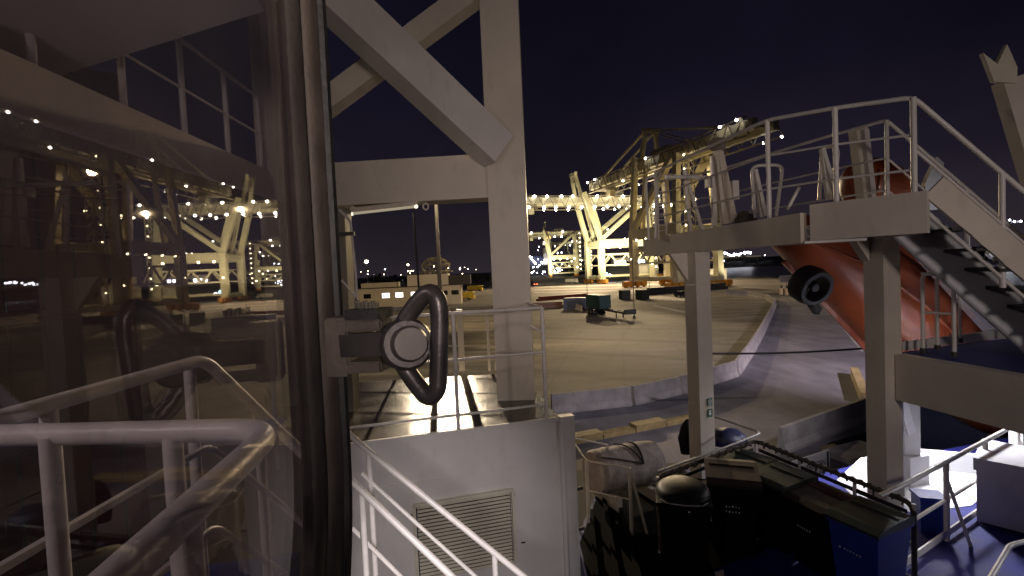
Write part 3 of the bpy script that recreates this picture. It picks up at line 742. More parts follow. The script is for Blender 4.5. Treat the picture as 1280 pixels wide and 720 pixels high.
# stair going down to the right
stt = thing('ship_stair', 'steel stair with dark treads going down to the right from the boarding platform', 'stair', lvl(pC, ZP))
s0 = pC + V((.09, .02, .0)); sdir = st_dir.normalized()
wide = V((.30, .72, 0))
emit('stringer', bar(nb(), s0 + V((-.02, 0, .06)), s0 + sdir * 4.2 + V((0, 0, .08)), .03, .24), 'cream', stt, bevel=.006)
emit('stringer', bar(nb(), s0 + wide - V((0, 0, .22)), s0 + wide + sdir * 4.2 - V((0, 0, .22)), .03, .46), 'deck_light', stt, bevel=.006)
for k in range(1, 14):
    c = s0 + sdir * (0.30 * k)
    c = c - V((0, 0, .13))
    tr = emit('tread', prism(nb(), [c + V((-.05, .02, 0)), c + V((.20, -.03, 0)), c + V((.20, -.03, 0)) + wide * .96, c + V((-.05, .02, 0)) + wide * .96], (0, 0, -.035)), 'rubber', stt)
    emit('bracket', prism(nb(), [c + V((-.05, -.01, .05)), c + V((.21, -.06, .05)), c + V((.21, -.06, -.10)), c + V((.10, -.04, -.10))], (.004, .018, 0)), 'cream', tr)

# ------------------------------------------------------------------ lower landing with its beam
ZL = 8.27
lA = lvl(q2 + V((.12, -.13, 0)), ZL); ldir = V((.16, -.985, 0)); lr = V((.97, .22, 0))
ld = thing('landing', 'dark blue steel landing with a broad purple-grey edge beam below the stair', 'landing', lA)
emit('edge_beam', bar(nb(), lvl(lA, ZL - .29), lvl(lA + ldir * 3.6, ZL - .29), .16, .56), 'cream', ld, bevel=.012)
emit('floor', prism(nb(), [lvl(p, ZL - .02) for p in (lA + V((.09, -.05, 0)), lA + ldir * 3.5 + V((.09, 0, 0)), lA + ldir * 3.5 + lr * 3.5, G(1330, 412, ZL), G(1127, 438, ZL))], (0, 0, -.05)), 'deck_blue', ld)
bm = nb(); bar(bm, lvl(G(1127, 437, ZL), ZL + .04), lvl(G(1330, 411, ZL), ZL + .04), .03, .12)
emit('kerb', bm, 'white', ld)
# hooped grab rails on the landing
g = thing('grab_rail', 'pair of hooped pipe grab rails standing on the dark blue landing', 'railing', G(1172, 440, ZL))
za = ZL
def hoop(pa_, pb_, h): return rnd([lvl(pa_, za), lvl(pa_, za + h), lvl(pb_, za + h), lvl(pb_, za)], .10, 5)
A1, A2, A3, A4 = G(1154, 441, za), G(1193, 446, za), G(1172, 437, za), G(1200, 428, za)
emit('hoop', tube(nb(), hoop(A1, A2, .98), .022, 10), 'rail', g, True)
emit('hoop', tube(nb(), hoop(A3, A4, .95), .020, 10), 'rail', g, True)
bm = nb(); cyl(bm, lvl(A1, za + .50), lvl(A2, za + .50), .014); emit('mid_rail', bm, 'rail', g, True)
bm = nb(); cyl(bm, lvl(A1, za + .97), lvl(A3, za + .94), .018); emit('mid_rail', bm, 'rail', g, True)
for p in (A1, A2, A3, A4): emit('foot', cyl(nb(), lvl(p, za), lvl(p, za + .06), .032), 'dark_steel', g, True)

# ------------------------------------------------------------------ free-fall lifeboat
bt_ = thing('lifeboat', 'orange enclosed lifeboat hanging nose down behind the boarding platform', 'lifeboat', P(1020, 300, 9.2))
ax = V((.70, .16, -.695)).normalized(); sidev = V((-.30, -.95, 0)); sidev = (sidev - ax * sidev.dot(ax)).normalized()
upv = ax.cross(sidev); upv = upv if upv.z > 0 else -upv
k0 = P(958, 300, 9.6)
LEN = 7.4
SECT = [  # t, half width, keel depth drop, height
    (0.0, .70, 0.0, .75), (.35, .85, 0, .95), (1.2, 1.05, 0, 1.6), (2.4, 1.15, 0, 2.0), (3.8, 1.18, .02, 2.1), (5.0, 1.05, .10, 2.1), (6.2, .78, .30, 1.85), (7.0, .42, .62, 1.5), (7.4, .10, .95, 1.2)]
bm = nb(); rings = []
NS = 28
for tt, w, dk, hgt in SECT:
    ring = []
    for i in range(NS):
        a = 2 * PI * i / NS - PI / 2
        cx, cz = math.cos(a), math.sin(a)
        # V keel below, soft chine, rounded canopy above
        if cz < 0:
            x = w * (abs(cx) ** .95) * (1 if cx > 0 else -1); z = -abs(cz) ** 1.25 * .95
        else:
            x = w * (.98 if cz < .35 else 1 - (cz - .35) * .62) * (abs(cx) ** .75) * (1 if cx > 0 else -1); z = abs(cz) ** .9 * 1.05
        z = dk + (hgt - dk) * (z + .95) / 2.0
        ring.append(bm.verts.new(k0 + ax * tt + sidev * x + upv * z))
    rings.append(ring)
for i in range(len(rings) - 1):
    for k in range(NS): bm.faces.new((rings[i][k], rings[i][(k + 1) % NS], rings[i + 1][(k + 1) % NS], rings[i + 1][k]))
bm.faces.new(rings[0]); bm.faces.new(rings[-1])
bmesh.ops.recalc_face_normals(bm, faces=bm.faces)
bm2 = bm
hull = emit('hull', bm, 'orange', bt_, True)
sb = hull.modifiers.new('smooth', 'SUBSURF'); sb.levels = 1; sb.render_levels = 2
# fender strip along the gunwale, keel skids, nozzle, cupola
for s in (1, -1):
    bm = nb(); tube(bm, [k0 + ax * tt + sidev * (s * (w + .015)) + upv * (dk + (hgt - dk) * .49) for tt, w, dk, hgt in SECT[:-1]], .028, 8)
    emit('fender', bm, 'orange', bt_, True)
bm = nb(); bar(bm, k0 + ax * .6 + upv * -.03, k0 + ax * 5.2 + upv * -.02, .10, .10, up=upv); emit('keel', bm, 'orange', bt_)
nz = P(1013, 357, 8.55); bm = nb()
nax = (ax * .55 + V((-.25, -.8, .1))).normalized()
prof = [(-.17, .26), (-.15, .33), (.02, .34), (.17, .31), (.17, .235), (.0, .23), (-.15, .235)]
x_, y_, d_ = frame_of(nax)
lp = [[bm.verts.new(nz + d_ * h + (x_ * math.cos(2 * PI * k / 28) + y_ * math.sin(2 * PI * k / 28)) * r) for k in range(28)] for h, r in prof]
for i in range(len(lp)):
    A_, B_ = lp[i], lp[(i + 1) % len(lp)]
    for k in range(28): bm.faces.new((A_[k], A_[(k + 1) % 28], B_[(k + 1) % 28], B_[k]))
noz = emit('nozzle', bm, 'rubber', bt_, True)
bm = nb(); cyl(bm, nz - d_ * .10, nz + d_ * .12, .07)
for k in range(4):
    a = 2 * PI * k / 4 + .4; e = x_ * math.cos(a) + y_ * math.sin(a); f = d_.cross(e)
    prism(bm, [nz + e * .05 + f * .04 - d_ * .02, nz + e * .20 + f * .08, nz + e * .21 - f * .04, nz + e * .05 - f * .05 + d_ * .03], d_ * .015)
emit('propeller', bm, 'rubber', noz)
bm = nb(); bar(bm, nz + V((.05, .05, -.33)), nz + V((.20, .12, -.47)), .10, .14); bar(bm, nz + V((.02, .25, -.1)), nz + V((.3, .35, -.5)), .09, .09)
emit('skeg', bm, 'dark_steel', bt_, bevel=.02)
cc = P(1096, 238, 8.6); bm = nb(); bmesh.ops.create_uvsphere(bm, u_segments=20, v_segments=12, radius=.5, matrix=Matrix.Translation(cc) @ Matrix.Rotation(.7, 4, 'Y') @ Matrix.Diagonal((1.3, .95, 1.0, 1)))
cup = emit('cupola', bm, 'orange', bt_, True)
bm = nb(); bar(bm, P(1104, 244, 8.0), P(1108, 210, 8.0), .03, .05); emit('grip', bm, 'white', cup)
# launching ramp rails
rp = thing('launch_ramp', 'white steel launching ramp sloping down behind the orange lifeboat', 'ramp', P(1140, 290, 9.2))
emit('rail_beam', bar(nb(), P(1118, 272, 8.3), P(1262, 428, 8.6), .25, .30, up=upv), 'white', rp, bevel=.012)
emit('rail_beam', bar(nb(), P(1160, 292, 8.0), P(1275, 425, 8.0), .34, .16, up=upv), 'deck_light', rp, bevel=.012)
emit('head_fin', prism(nb(), [P(1154, 262, 8.2), P(1172, 262, 8.2), P(1180, 204, 8.2), P(1172, 196, 8.2), P(1157, 228, 8.2)], (.03, .12, 0)), 'deck_light', rp, bevel=.008)
t = thing('davit_tip', 'small bright white pointed fin poking above the stair stringer', 'fin', P(1240, 322, 7.5))
emit('blade', prism(nb(), [P(1236, 318, 7.5), P(1243, 324, 7.5), P(1246, 304, 7.5), P(1243, 299, 7.5)], (.03, .1, 0)), 'deck_light', t)
# raking boat davit post with notched head on the far right
ad = thing('notched_post', 'leaning cream post with a notched V head at the right edge of the view', 'post', P(1300, 270, 5.6))
emit('shaft', bar(nb(), P(1318, 300, 5.6), P(1259, 100, 5.6), .22, .16, up=(.1, 1, 0)), 'cream', ad, bevel=.015)
hq = [(1243, 102), (1229, 66), (1247, 80), (1259, 55), (1272, 84), (1271, 104)]
emit('notched_head', prism(nb(), [P(a, b, 5.5) for a, b in hq], (.0, .05, 0)), 'louvre', ad, bevel=.006)
emit('arm', bar(nb(), P(1270, 116, 5.65), P(1400, 100, 5.65), .16, .17), 'cream', ad, bevel=.01)
t = tag(rebase(emit('pipe_rail', cyl(nb(), P(1242, 324, 5.0), P(1330, 319, 4.8), .028), 'rail', None, True), P(1242, 324, 5)), 'short level white pipe crossing the stair at the right edge', 'pipe')

# ------------------------------------------------------------------ lower deck
deck = [(0.7, -.5), (0.75, 6.7), (1.9, 11.0), (4.6, 11.6), (5.4, 10.2), (7.6, 11.0), (17, 13.4), (17, -.5)]
tag(emit('lower_deck', prism(nb(), [(x, y, ZD) if y < 6.8 and x < 1 or y < 0 else (x * SC, y * SC, ZD) for x, y in deck], (0, 0, -.25)), 'deck_blue'), kind='structure')
hl = [(-1.2, -.5), (-1.2, 5.2), (0.80, 6.5), (1.95, 10.8), (4.5, 11.4), (5.3, 10.0), (7.6, 10.8), (16.8, 13.2), (16.8, -.5)]
tag(rebase(emit('ship_hull', prism(nb(), [(x, y, -3.2) if y < 6.8 and x < 1 or y < 0 else (x * SC, y * SC, -3.2) for x, y in hl], (0, 0, 8.6)), 'hull_dark'), (5, 4, -3.2)), 'dark hull side of the ship below the lower deck', 'hull')
bm = nb()
for k in range(3): bar(bm, ((0.95 + .34 * k) * SC, 6.2 * SC, ZD + .05), ((1.35 + .34 * k) * SC, (9.3 + .5 * k) * SC, ZD + .05), .06, .08)
tag(rebase(emit('cable_tray', bm, 'matt_black'), (1, 5, ZD)), 'low dark cable runners on the deck beside the deckhouse wall', 'cable tray')

tag(emit('deck_shade_sheet', prism(nb(), [(.74, -.4, ZD + .004), (.78, 6.6, ZD + .004), (1.9 * SC, 10.9 * SC, ZD + .004), (3.8 * SC, 11.2 * SC, ZD + .004), (4.2 * SC, 8.0 * SC, ZD + .004), (2.4 * SC, 7.2 * SC, ZD + .004), (2.6 * SC, -.4, ZD + .004)], (0, 0, .004)), 'matt_black'), kind='structure')  # black sheet laid over the blue deck so this part looks shaded
# bins
def make_bin(body_m, lid_m, label, rounded=False):
    t = thing('wheelie_bin', label, 'bin', (0, 0, 0), 'wheelie bins in the deck corner')
    bm = nb(); W0, W1, D0_, D1, Hb = .46, .58, .50, .68, .96
    vs = [bm.verts.new((sx * w / 2, sy * d / 2, z)) for z, w, d in ((.06, W0, D0_), (Hb, W1, D1)) for sx, sy in ((-1, -1), (1, -1), (1, 1), (-1, 1))]
    for f in ((0, 3, 2, 1), (4, 5, 6, 7), (0, 1, 5, 4), (1, 2, 6, 5), (2, 3, 7, 6), (3, 0, 4, 7)): bm.faces.new([vs[i] for i in f])
    body = emit('body', bm, body_m, t, bevel=.03)
    bm = nb(); box(bm, (0, 0, Hb - .015), (W1 + .035, D1 + .035, .035)); emit('rim', bm, body_m, body, bevel=.01)
    bm = nb()
    if rounded:
        bmesh.ops.create_uvsphere(bm, u_segments=24, v_segments=10, radius=1, matrix=Matrix.Translation((0, 0, Hb + .01)) @ Matrix.Diagonal((.31, .37, .11, 1)))
    else:
        pr = [(-D1 / 2 - .04, Hb), (-D1 / 2 - .045, Hb + .035), (-D1 / 2 + .06, Hb + .075), (D1 / 2 - .1, Hb + .105), (D1 / 2 + .02, Hb + .085), (D1 / 2 + .02, Hb)]
        prism(bm, [(-W1 / 2 - .025, y, z) for y, z in pr], (W1 + .05, 0, 0))
    ld_ = emit('lid', bm, lid_m, t, rounded, bevel=0 if rounded else .018)
    if rounded:
        emit('lid_edge', tube(nb(), [(-.26, -.26, Hb), (-.20, -.345, Hb), (0, -.37, Hb), (.20, -.345, Hb), (.26, -.26, Hb)], .008, 8), 'steel', ld_, True)
    else:
        bm = nb(); bar(bm, (-W1 / 2 + .02, .10, Hb + .102), (W1 / 2 - .02, .10, Hb + .102), .02, .012); emit('lid_rib', bm, lid_m, ld_)
    cyl(bm := nb(), (-W1 / 2 - .02, D1 / 2 + .05, Hb - .01), (W1 / 2 + .02, D1 / 2 + .05, Hb - .01), .016); emit('handle', bm, body_m, t, True)
    for s in (-1, 1): emit('wheel', cyl(nb(), (s * .22, D1 / 2 - .10, .10), (s * .285, D1 / 2 - .10, .10), .10), 'rubber', t, True)
    return t
def marks(parent, n, seed, dot=False, z=.62):
    """Worn white stencil marks on the front of a bin."""
    r = random.Random(seed); bm = nb(); y = -.325
    for k in range(n):
        h = .014 + .012 * r.random(); y2 = -.293 - (z / .9) * .045
        box(bm, ((k - n / 2) * .036, -.25 - (z - .06) / .9 * .09 - .0035, z + r.uniform(-.004, .004)), (.010 + .006 * r.random(), .004, h))
    if dot: box(bm, ((-n / 2 - 1.6) * .036, -.25 - (z - .06) / .9 * .09 - .0035, z), (.022, .004, .022))
    emit('lettering', bm, 'sign_white', parent)
bl = make_bin('blue', 'dkgreen', 'blue wheelie bin with a dark green lid at the near end of the row'); marks(bl, 6, 1, True)
bk_ = make_bin('black', 'brown_lid', 'dark bin with a brown lid beside the blue bin'); marks(bk_, 6, 2)
bg_ = make_bin('black', 'dkgreen', 'black wheelie bin with a green lid two along from the blue bin')
br_ = make_bin('black', 'black', 'round topped black bin at the left end of the bins, with a pale lid edge', True)
bm = nb(); ball(bm, (-.06, -.32, .86), .010, 2); ball(bm, (.05, -.325, .87), .014, 2); emit('rivet', bm, 'sign_white', br_)
bf_ = make_bin('black', 'brown_lid', 'black bin next to the round topped bin, with two rows of pale marks'); marks(bf_, 5, 4, z=.70); marks(bf_, 5, 5, z=.63)
def lid_at(px, py):                       # lid centre shows at (px,py)
    return lvl(G(px, py, ZD + .93), ZD)
face = math.atan2(.40, .9)                # fronts face the deck (-x, -y)
rowdir = -1.10
BS = .90; RZB = -1.20
bin0 = lvl(G(1086, 642, ZD + .93), ZD); bdir = V((-.36, .93, 0)).normalized()
for k, b in enumerate((bl, bk_, bg_)):
    b.location = bin0 + bdir * (.555 * k); b.rotation_euler = (0, 0, RZB + (.05, -.04, .03)[k]); b.scale = (BS, BS, BS * (1, .97, 1.02)[k])
for b, (px, py), rz in ((br_, (853, 607), -.28), (bf_, (914, 588), -.34)):
    b.location = lvl(G(px, py, ZD + 1.05), ZD); b.rotation_euler = (0, 0, rz); b.scale = (1.02, 1.02, 1.02)
dup(bg_, bin0 + bdir * 1.69, RZB + .1, 'black wheelie bin with a green lid in the far corner of the pipe fence')
# pipe fence round the bins
ZF = ZD + 1.02
fc = [G(822, 596, ZF), G(944, 551, ZF), G(1142, 630, ZF)]
t = thing('pipe_fence', 'rope-wrapped pipe fence bent round the back of the wheelie bins', 'railing', lvl(fc[1], ZD))
emit('top_rail', tube(nb(), rnd([lvl(fc[0] + V((-.03, -.12, 0)), ZF - .9), fc[0], fc[1], fc[2], lvl(fc[2], ZF - 1.1)], .12, 5), .028, 10), 'rope', t, True)
for k in (.45, .85): emit('mid_rail', tube(nb(), rnd([p - V((0, 0, k)) for p in fc], .1), .014, 8), 'rail', t, True)
for p in (fc[0], lerp(fc[0], fc[1], .5), fc[1], lerp(fc[1], fc[2], .35), lerp(fc[1], fc[2], .7), fc[2]):
    emit('post', cyl(nb(), lvl(p, ZD), p, .022), 'rail', t, True)
rr = random.Random(3)
for a, b, n in ((fc[0], fc[1], 12), (fc[1], fc[2], 19)):
    x_, y_, d_ = frame_of(b - a); hel = []
    for k in range(n * 6):
        u = .04 + .92 * k / (n * 6); an = 2 * PI * k / 6; sag = max(0, math.sin(u * 41) * .5 + math.sin(u * 17) * .5) * .07
        hel.append(lerp(a, b, u) + (x_ * math.cos(an) + y_ * math.sin(an)) * .036 - V((0, 0, sag * (.5 - .5 * math.sin(an)))))
    emit('rope_lashing', tube(nb(), hel, .011, 5), 'rope', t, True)
bm = nb()
for a, b in ((fc[0], fc[1]), (fc[1], fc[2])):
    bar(bm, lerp(a, b, .03) - V((0, 0, .12)), lerp(a, b, .97) - V((0, 0, .12)), .012, .05)
emit('toe_board', bm, 'strap', t)
emit('brace_loop', tube(nb(), rnd([G(888, 519, ZF), G(952, 541, ZF), G(905, 560, ZF), G(822, 590, ZF)], .12, 5), .018, 10), 'steel', t, True)
# blue tarp bundle and black sack behind the cream post
bm = nb(); bmesh.ops.create_icosphere(bm, subdivisions=3, radius=1, matrix=Matrix.Translation(P(908, 547, 9.0)) @ Matrix.Diagonal((.36, .30, .18, 1)))
rr = random.Random(9)
for v in bm.verts: v.co += V((rr.uniform(-1, 1), rr.uniform(-1, 1), rr.uniform(-1, 1))) * .025
M['tarp'] = paint('navy_tarpaulin', (.012, .014, .05), .5, var=.3, scale=3, bump=.6, bscale=9)
tag(rebase(emit('tarp_bundle', bm, 'tarp', None, True), P(908, 556, 9.0)), 'navy blue tarpaulin bundle just right of the cream platform post', 'tarpaulin')
bm = nb(); tube(bm, [P(858, 566, 8.5), P(856, 548, 8.5), P(858, 532, 8.5), P(860, 524, 8.5)], [.10, .12, .09, .03], 10)
tag(rebase(emit('black_sack', bm, 'black', None, True), P(858, 566, 8.5)), 'slim black sack hanging just left of the cream platform post', 'sack')

# canvas-covered drum on its cradle
dr = thing('canvas_drum', 'canvas wrapped white drum with black straps on a steel cradle', 'drum', P(780, 612, 7.0))
e0, e1 = P(741, 591, 9.6 * SC), P(818, 576, 10.2 * SC)
da = (e1 - e0).normalized(); bm = nb(); prof = [(a * SC, b * SC) for a, b in [(-.02, .29), (.0, .40), (.06, .435)] + [(.06 + k * .092, .435 + (.010 if k % 3 == 0 else -.004 * (k % 2))) for k in range(1, 13)]] + [((e1 - e0).length - .03, .42 * SC), ((e1 - e0).length, .36 * SC)]
tube(bm, [e0 + da * a for a, _ in prof], [b for _, b in prof], 26)
can = emit('canvas', bm, 'canvas', dr, True)
x_, y_, d_ = frame_of(da)
def ringpts(s0, s1, a0, a1, r=.452 * SC + .006, n=14): return [e0 + da * (s0 + (s1 - s0) * k / n) + (x_ * math.cos(a0 + (a1 - a0) * k / n) + y_ * math.sin(a0 + (a1 - a0) * k / n)) * r for k in range(n + 1)]
Ld = (e1 - e0).length
bm = nb(); tube(bm, ringpts(.03, .60 * Ld, 1.0, .42), .012, 6); tube(bm, ringpts(.60 * Ld, .42 * Ld, .42, 2.0), .013, 6); tube(bm, ringpts(.60 * Ld, .66 * Ld, .42, 2.0), .016, 6)
emit('strap', bm, 'strap', dr)
for s in (.2, .8):
    bm = nb(); c = e0 + da * (Ld * s); box(bm, c - V((0, 0, .42)), (.09, .72, .18), math.atan2(da.y, da.x)); 
    for sy in (-1, 1): bar(bm, lvl(c + V((-da.y, da.x, 0)) * .32 * sy, ZD), lvl(c + V((-da.y, da.x, 0)) * .32 * sy, c.z - .30), .05, .05)
    emit('cradle', bm, 'cream', dr)
t = thing('short_railing', 'short cream railing in front of the canvas wrapped drum', 'railing', P(735, 640, 6.2))
f1, f2 = P(733, 576, 9.0 * SC), P(787, 585, 8.5 * SC)
emit('top_rail', tube(nb(), rnd([P(714, 548, 9.8 * SC), f1, f2], .05), .014, 8), 'cream', t, True)
for q in (f1, f2): emit('post', cyl(nb(), q, lvl(q, ZD), .026), 'cream', t, True)
q = P(795, 585, 5.95); emit('raker', bar(nb(), f2, lvl(f2 + V((.22, .03, 0)), ZD), .04, .03), 'cream', t)
emit('mid_rail', cyl(nb(), f1 - V((0, 0, .45)), f2 - V((0, 0, .45)), .012), 'cream', t, True)
t = thing('short_railing', 'thin cream corner post and rails tight against the deckhouse pillar', 'railing', P(712, 600, 7.2))
q = P(712, 545, 7.2); emit('post', cyl(nb(), lvl(q, ZD), q, .025), 'cream', t, True); emit('mid_rail', cyl(nb(), q - V((0, 0, .02)), P(760, 556, 7.9), .012), 'cream', t, True)

# white-lit corner beyond the post: pale sill, kerb, braced white legs
pb_ = thing('braced_support', 'bright white braced support legs just right of the cream post', 'support', G(1130, 600, ZD))
w1, w2 = P(1116, 560, 9.6 * SC), P(1137, 560, 10.1 * SC)
emit('leg', bar(nb(), lvl(w1, ZD), lvl(w1, 7.75), .23, .17, up=(.2, 1, 0)), 'deck_light', pb_, bevel=.01)
emit('leg', bar(nb(), lvl(w2, ZD), lvl(w2, 7.75), .23, .17, up=(.2, 1, 0)), 'deck_light', pb_, bevel=.01)
emit('brace', bar(nb(), lvl(w1, 7.6), lvl(w2, ZD + .8), .14, .14, up=(0, 1, 0)), 'deck_light', pb_, bevel=.01)
emit('base_box', box(nb(), lvl(w2, ZD + .24), (.38, .33, .48), .2), 'deck_light', pb_, bevel=.015)
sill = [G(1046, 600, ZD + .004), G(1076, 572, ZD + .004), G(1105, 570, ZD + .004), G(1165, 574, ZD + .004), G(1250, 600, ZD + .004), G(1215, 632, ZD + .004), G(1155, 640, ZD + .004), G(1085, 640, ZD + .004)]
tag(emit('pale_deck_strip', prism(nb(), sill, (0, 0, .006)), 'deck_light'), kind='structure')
k1, k2 = G(1120, 592, ZD), G(1285, 622, ZD)
tag(rebase(emit('deck_kerb', bar(nb(), lvl(k1 + V((.0, .4, 0)), ZD + .17), lvl(k2 + V((.4, .7, 0)), ZD + .17), .08, .34), 'deck_light', bevel=.008), k1), 'white upright kerb edging the brightly lit deck corner', 'kerb')
# white railing leaning across the blue deck
r0, r1 = G(1118, 690, ZD), G(1262, 603, ZD)
t0 = above(r0, 1112, 615); zt2 = ZD + 1.05
ra_, rb_ = G(1118, 612, zt2), G(1290, 520, zt2)
t = thing('handrail', 'white pipe railing crossing the blue deck between the bins and the white chest', 'railing', lvl(lerp(ra_, rb_, .3), ZD))
emit('top_rail', tube(nb(), rnd([lvl(ra_ + V((-.25, -.1, 0)), zt2 - .02), ra_, rb_], .1), .030, 10), 'rail', t, True)
emit('mid_rail', tube(nb(), [ra_ - V((0, 0, .5)), rb_ - V((0, 0, .5))], .022, 8), 'rail', t, True)
emit('toe_rail', bar(nb(), lvl(ra_, ZD + .10), lvl(rb_, ZD + .10), .02, .09), 'rail', t)
for s in (.30, .58, .86):
    p = lerp(ra_, rb_, s); emit('post', cyl(nb(), lvl(p, ZD), p, .032), 'rail', t, True)
    emit('raker', bar(nb(), lvl(p + V((.18, -.14, 0)), ZD), p - V((0, 0, .2)), .06, .04), 'rail', t)
# white chest
ch = thing('deck_chest', 'white painted deck chest with a flat lid at the right edge of the blue deck', 'chest', (0, 0, 0))
emit('body', box(nb(), (0, 0, .36), (1.25, .85, .64)), 'white_dirty', ch, bevel=.012)
emit('lid', box(nb(), (0, 0, .76), (1.30, .90, .15)), 'white_dirty', ch, bevel=.012)
emit('plinth', box(nb(), (0, 0, .02), (1.15, .75, .05)), 'dark_steel', ch)
ch.location = lvl(G(1306, 668, ZD) + V((.22, .10, 0)), ZD); ch.rotation_euler = (0, 0, -.86); ch.scale = (1.12, 1.12, 1.12)
# blue crate behind the railing
bc = thing('blue_crate', 'bright blue crate on the floodlit deck behind the white railing', 'crate', (0, 0, 0))
emit('body', box(nb(), (0, 0, .3), (.42, .36, .60)), 'blue', bc, bevel=.02)
emit('rim', box(nb(), (0, 0, .60), (.46, .40, .05)), 'blue', bc, bevel=.01)
emit('clip', box(nb(), (-.1, -.19, .42), (.06, .03, .05)), 'dark_steel', bc)
bc.location = lvl(G(1162, 662, ZD), ZD); bc.scale = (.74, .74, .8); bc.rotation_euler = (0, 0, -.3)
t = tag(rebase(emit('pipe_rail', tube(nb(), rnd([G(1228, 740, ZD + .55), G(1262, 682, ZD + .55), G(1300, 672, ZD + .55)], .08), .026, 10), 'rail', None, True), G(1240, 730, ZD)), 'bent white pipe in the bottom right corner of the view', 'pipe')
# white fin-plates under the right end of the landing
t = thing('bulwark_plate', 'white stained bulwark plate under the right end of the landing', 'bulwark', G(1275, 560, ZD))
emit('plate', prism(nb(), [G(1266, 606, ZD), G(1320, 630, ZD), above(G(1320, 630, ZD), 1320, 505), above(G(1266, 606, ZD), 1250, 500)], (.06, .12, 0)), 'deck_light', t)
# ------------------------------------------------------------------ ground, water, far shore
def sheet(name, pts, z, m, thick=0.0):
    bm = nb()
    if thick: prism(bm, [(p[0], p[1], z) for p in pts], (0, 0, -thick))
    else: bm.faces.new([bm.verts.new((p[0], p[1], z)) for p in pts])
    return tag(emit(name, bm, m), kind='structure')
def g2(px, py): p = G(px, py, 0); return (p.x, p.y)
sheet('water', [(-4000, -600), (5000, -600), (5000, 6000), (-4000, 6000)], -3.0, 'water')
e1_, e2_, e3_ = g2(1012, 352), g2(1100, 455), (14.5, 17)
quay = [(-1500, 15.5), (e3_[0], 15.5), e3_, e2_, e1_, g2(1005, 345), g2(872, 346.0), (66, 330), (66, 2200), (-1500, 2200)]
sheet('quay_ground', quay, 0.0, 'asphalt', 5.0)
bl_near = [(688, 517), (790, 506), (850, 492), (886, 481), (920, 470), (938, 444), (952, 419), (964, 394), (969, 381), (958, 374), (935, 370), (908, 368), (880, 367)]
pad = [g2(*p) for p in bl_near] + [g2(800, 371), g2(735, 389), g2(560, 396), g2(440, 402), g2(330, 440), g2(300, 545)]
sheet('concrete_pad', pad, 0.004, 'pad')
road = [g2(*p) for p in ((980, 353), (1004, 353), (1090, 452), (1110, 500), (1080, 560), (700, 590), (690, 519), (790, 508), (850, 494), (888, 484), (922, 473), (941, 446), (955, 420), (967, 395), (973, 378))]
sheet('road', road, 0.004, 'road')
sheet('lane_marking', [g2(816, 381), g2(818, 383), g2(858, 392), g2(859, 390)], 0.012, 'line')
sheet('lane_marking', [g2(690, 384), g2(690, 385), g2(560, 392), g2(560, 390)], 0.012, 'line')
sheet('edge_line', [g2(1022, 372), g2(1024, 371), g2(1080, 438), g2(1077, 440)], 0.012, 'line')
for k in range(5):
    y = 352 + k * 3.4
    sheet('lane_marking', [g2(668, y), g2(668, y + .5), g2(860, y - 4.0), g2(860, y - 4.5)], 0.010 + .001 * k, 'line')
# far shore: low uneven strip of land across the water
bm = nb(); rr = random.Random(5); prev = None
for k in range(70):
    x = 60 + k * 40; h = 7 + 9 * rr.random() + 6 * math.sin(k * .5)
    cur = [bm.verts.new((x, 905 - .12 * x, -3.2)), bm.verts.new((x, 930 - .12 * x, 2.0)), bm.verts.new((x, 1010, max(3, h))), bm.verts.new((x, 1500, max(4, h * .8)))]
    if prev:
        for a in range(3): bm.faces.new((prev[a], cur[a], cur[a + 1], prev[a + 1]))
    prev = cur
tag(emit('far_shore', bm, 'shore', None, True), kind='structure')

# ------------------------------------------------------------------ barriers
def barrier_proto(L):
    bm = nb(); pr = [(-.30, 0), (-.30, .12), (-.17, .35), (-.11, 1.0), (.11, 1.0), (.17, .35), (.30, .12), (.30, 0)]
    prism(bm, [(-L / 2, a, b) for a, b in pr], (L, 0, 0))
    return bm
ordn = ['first', 'second', 'third', 'fourth', 'fifth', 'sixth', 'seventh', 'eighth', 'ninth', 'tenth', 'eleventh', 'twelfth', 'thirteenth', 'fourteenth', 'fifteenth', 'sixteenth', 'seventeenth', 'eighteenth', 'nineteenth', 'twentieth', 'twenty first', 'twenty second', 'twenty third', 'twenty fourth', 'twenty fifth', 'twenty sixth', 'twenty seventh', 'twenty eighth', 'twenty ninth', 'thirtieth']
line_ = [V((*g2(*p), 0)) for p in bl_near[:-1]]
segs = []
for a, b in zip(line_, line_[1:]):
    n = max(1, round((b - a).length / 4.6))
    for k in range(n): segs.append((lerp(a, b, k / n), lerp(a, b, (k + 1) / n)))
for i, (a, b) in enumerate(segs):
    L = (b - a).length - .20
    sc_h = 1.28
    o = emit('concrete_barrier', barrier_proto(L), 'concrete', None, bevel=.02)
    o.location = (a + b) / 2; o.rotation_euler = (0, 0, math.atan2((b - a).y, (b - a).x)); o.scale = (1, 1, sc_h)
    where = 'along the near front' if i < 5 else ('along the roadside' if i < len(segs) - 8 else 'round the far bend')
    tag(o, 'concrete barrier %s of the pad, %s from the roof railing' % (where, ordn[min(i, 29)]), 'barrier', 'concrete barriers round the pad')
for (pa_, pb_2, lab) in (((706, 381, ), (727, 389), 'short pale concrete barrier beside the green container trailer'), ((976, 566), (1082, 524), 'long grey concrete barrier by the forbidding sign board near the ship')):
    a, b = V((*g2(*pa_), 0)), V((*g2(*pb_2), 0)); L = (b - a).length
    o = emit('concrete_barrier', barrier_proto(L), 'concrete', None, bevel=.02)
    o.location = (a + b) / 2; o.rotation_euler = (0, 0, math.atan2((b - a).y, (b - a).x)); o.scale = (1, 1, 1.25)
    tag(o, lab, 'barrier', 'concrete barriers round the pad')
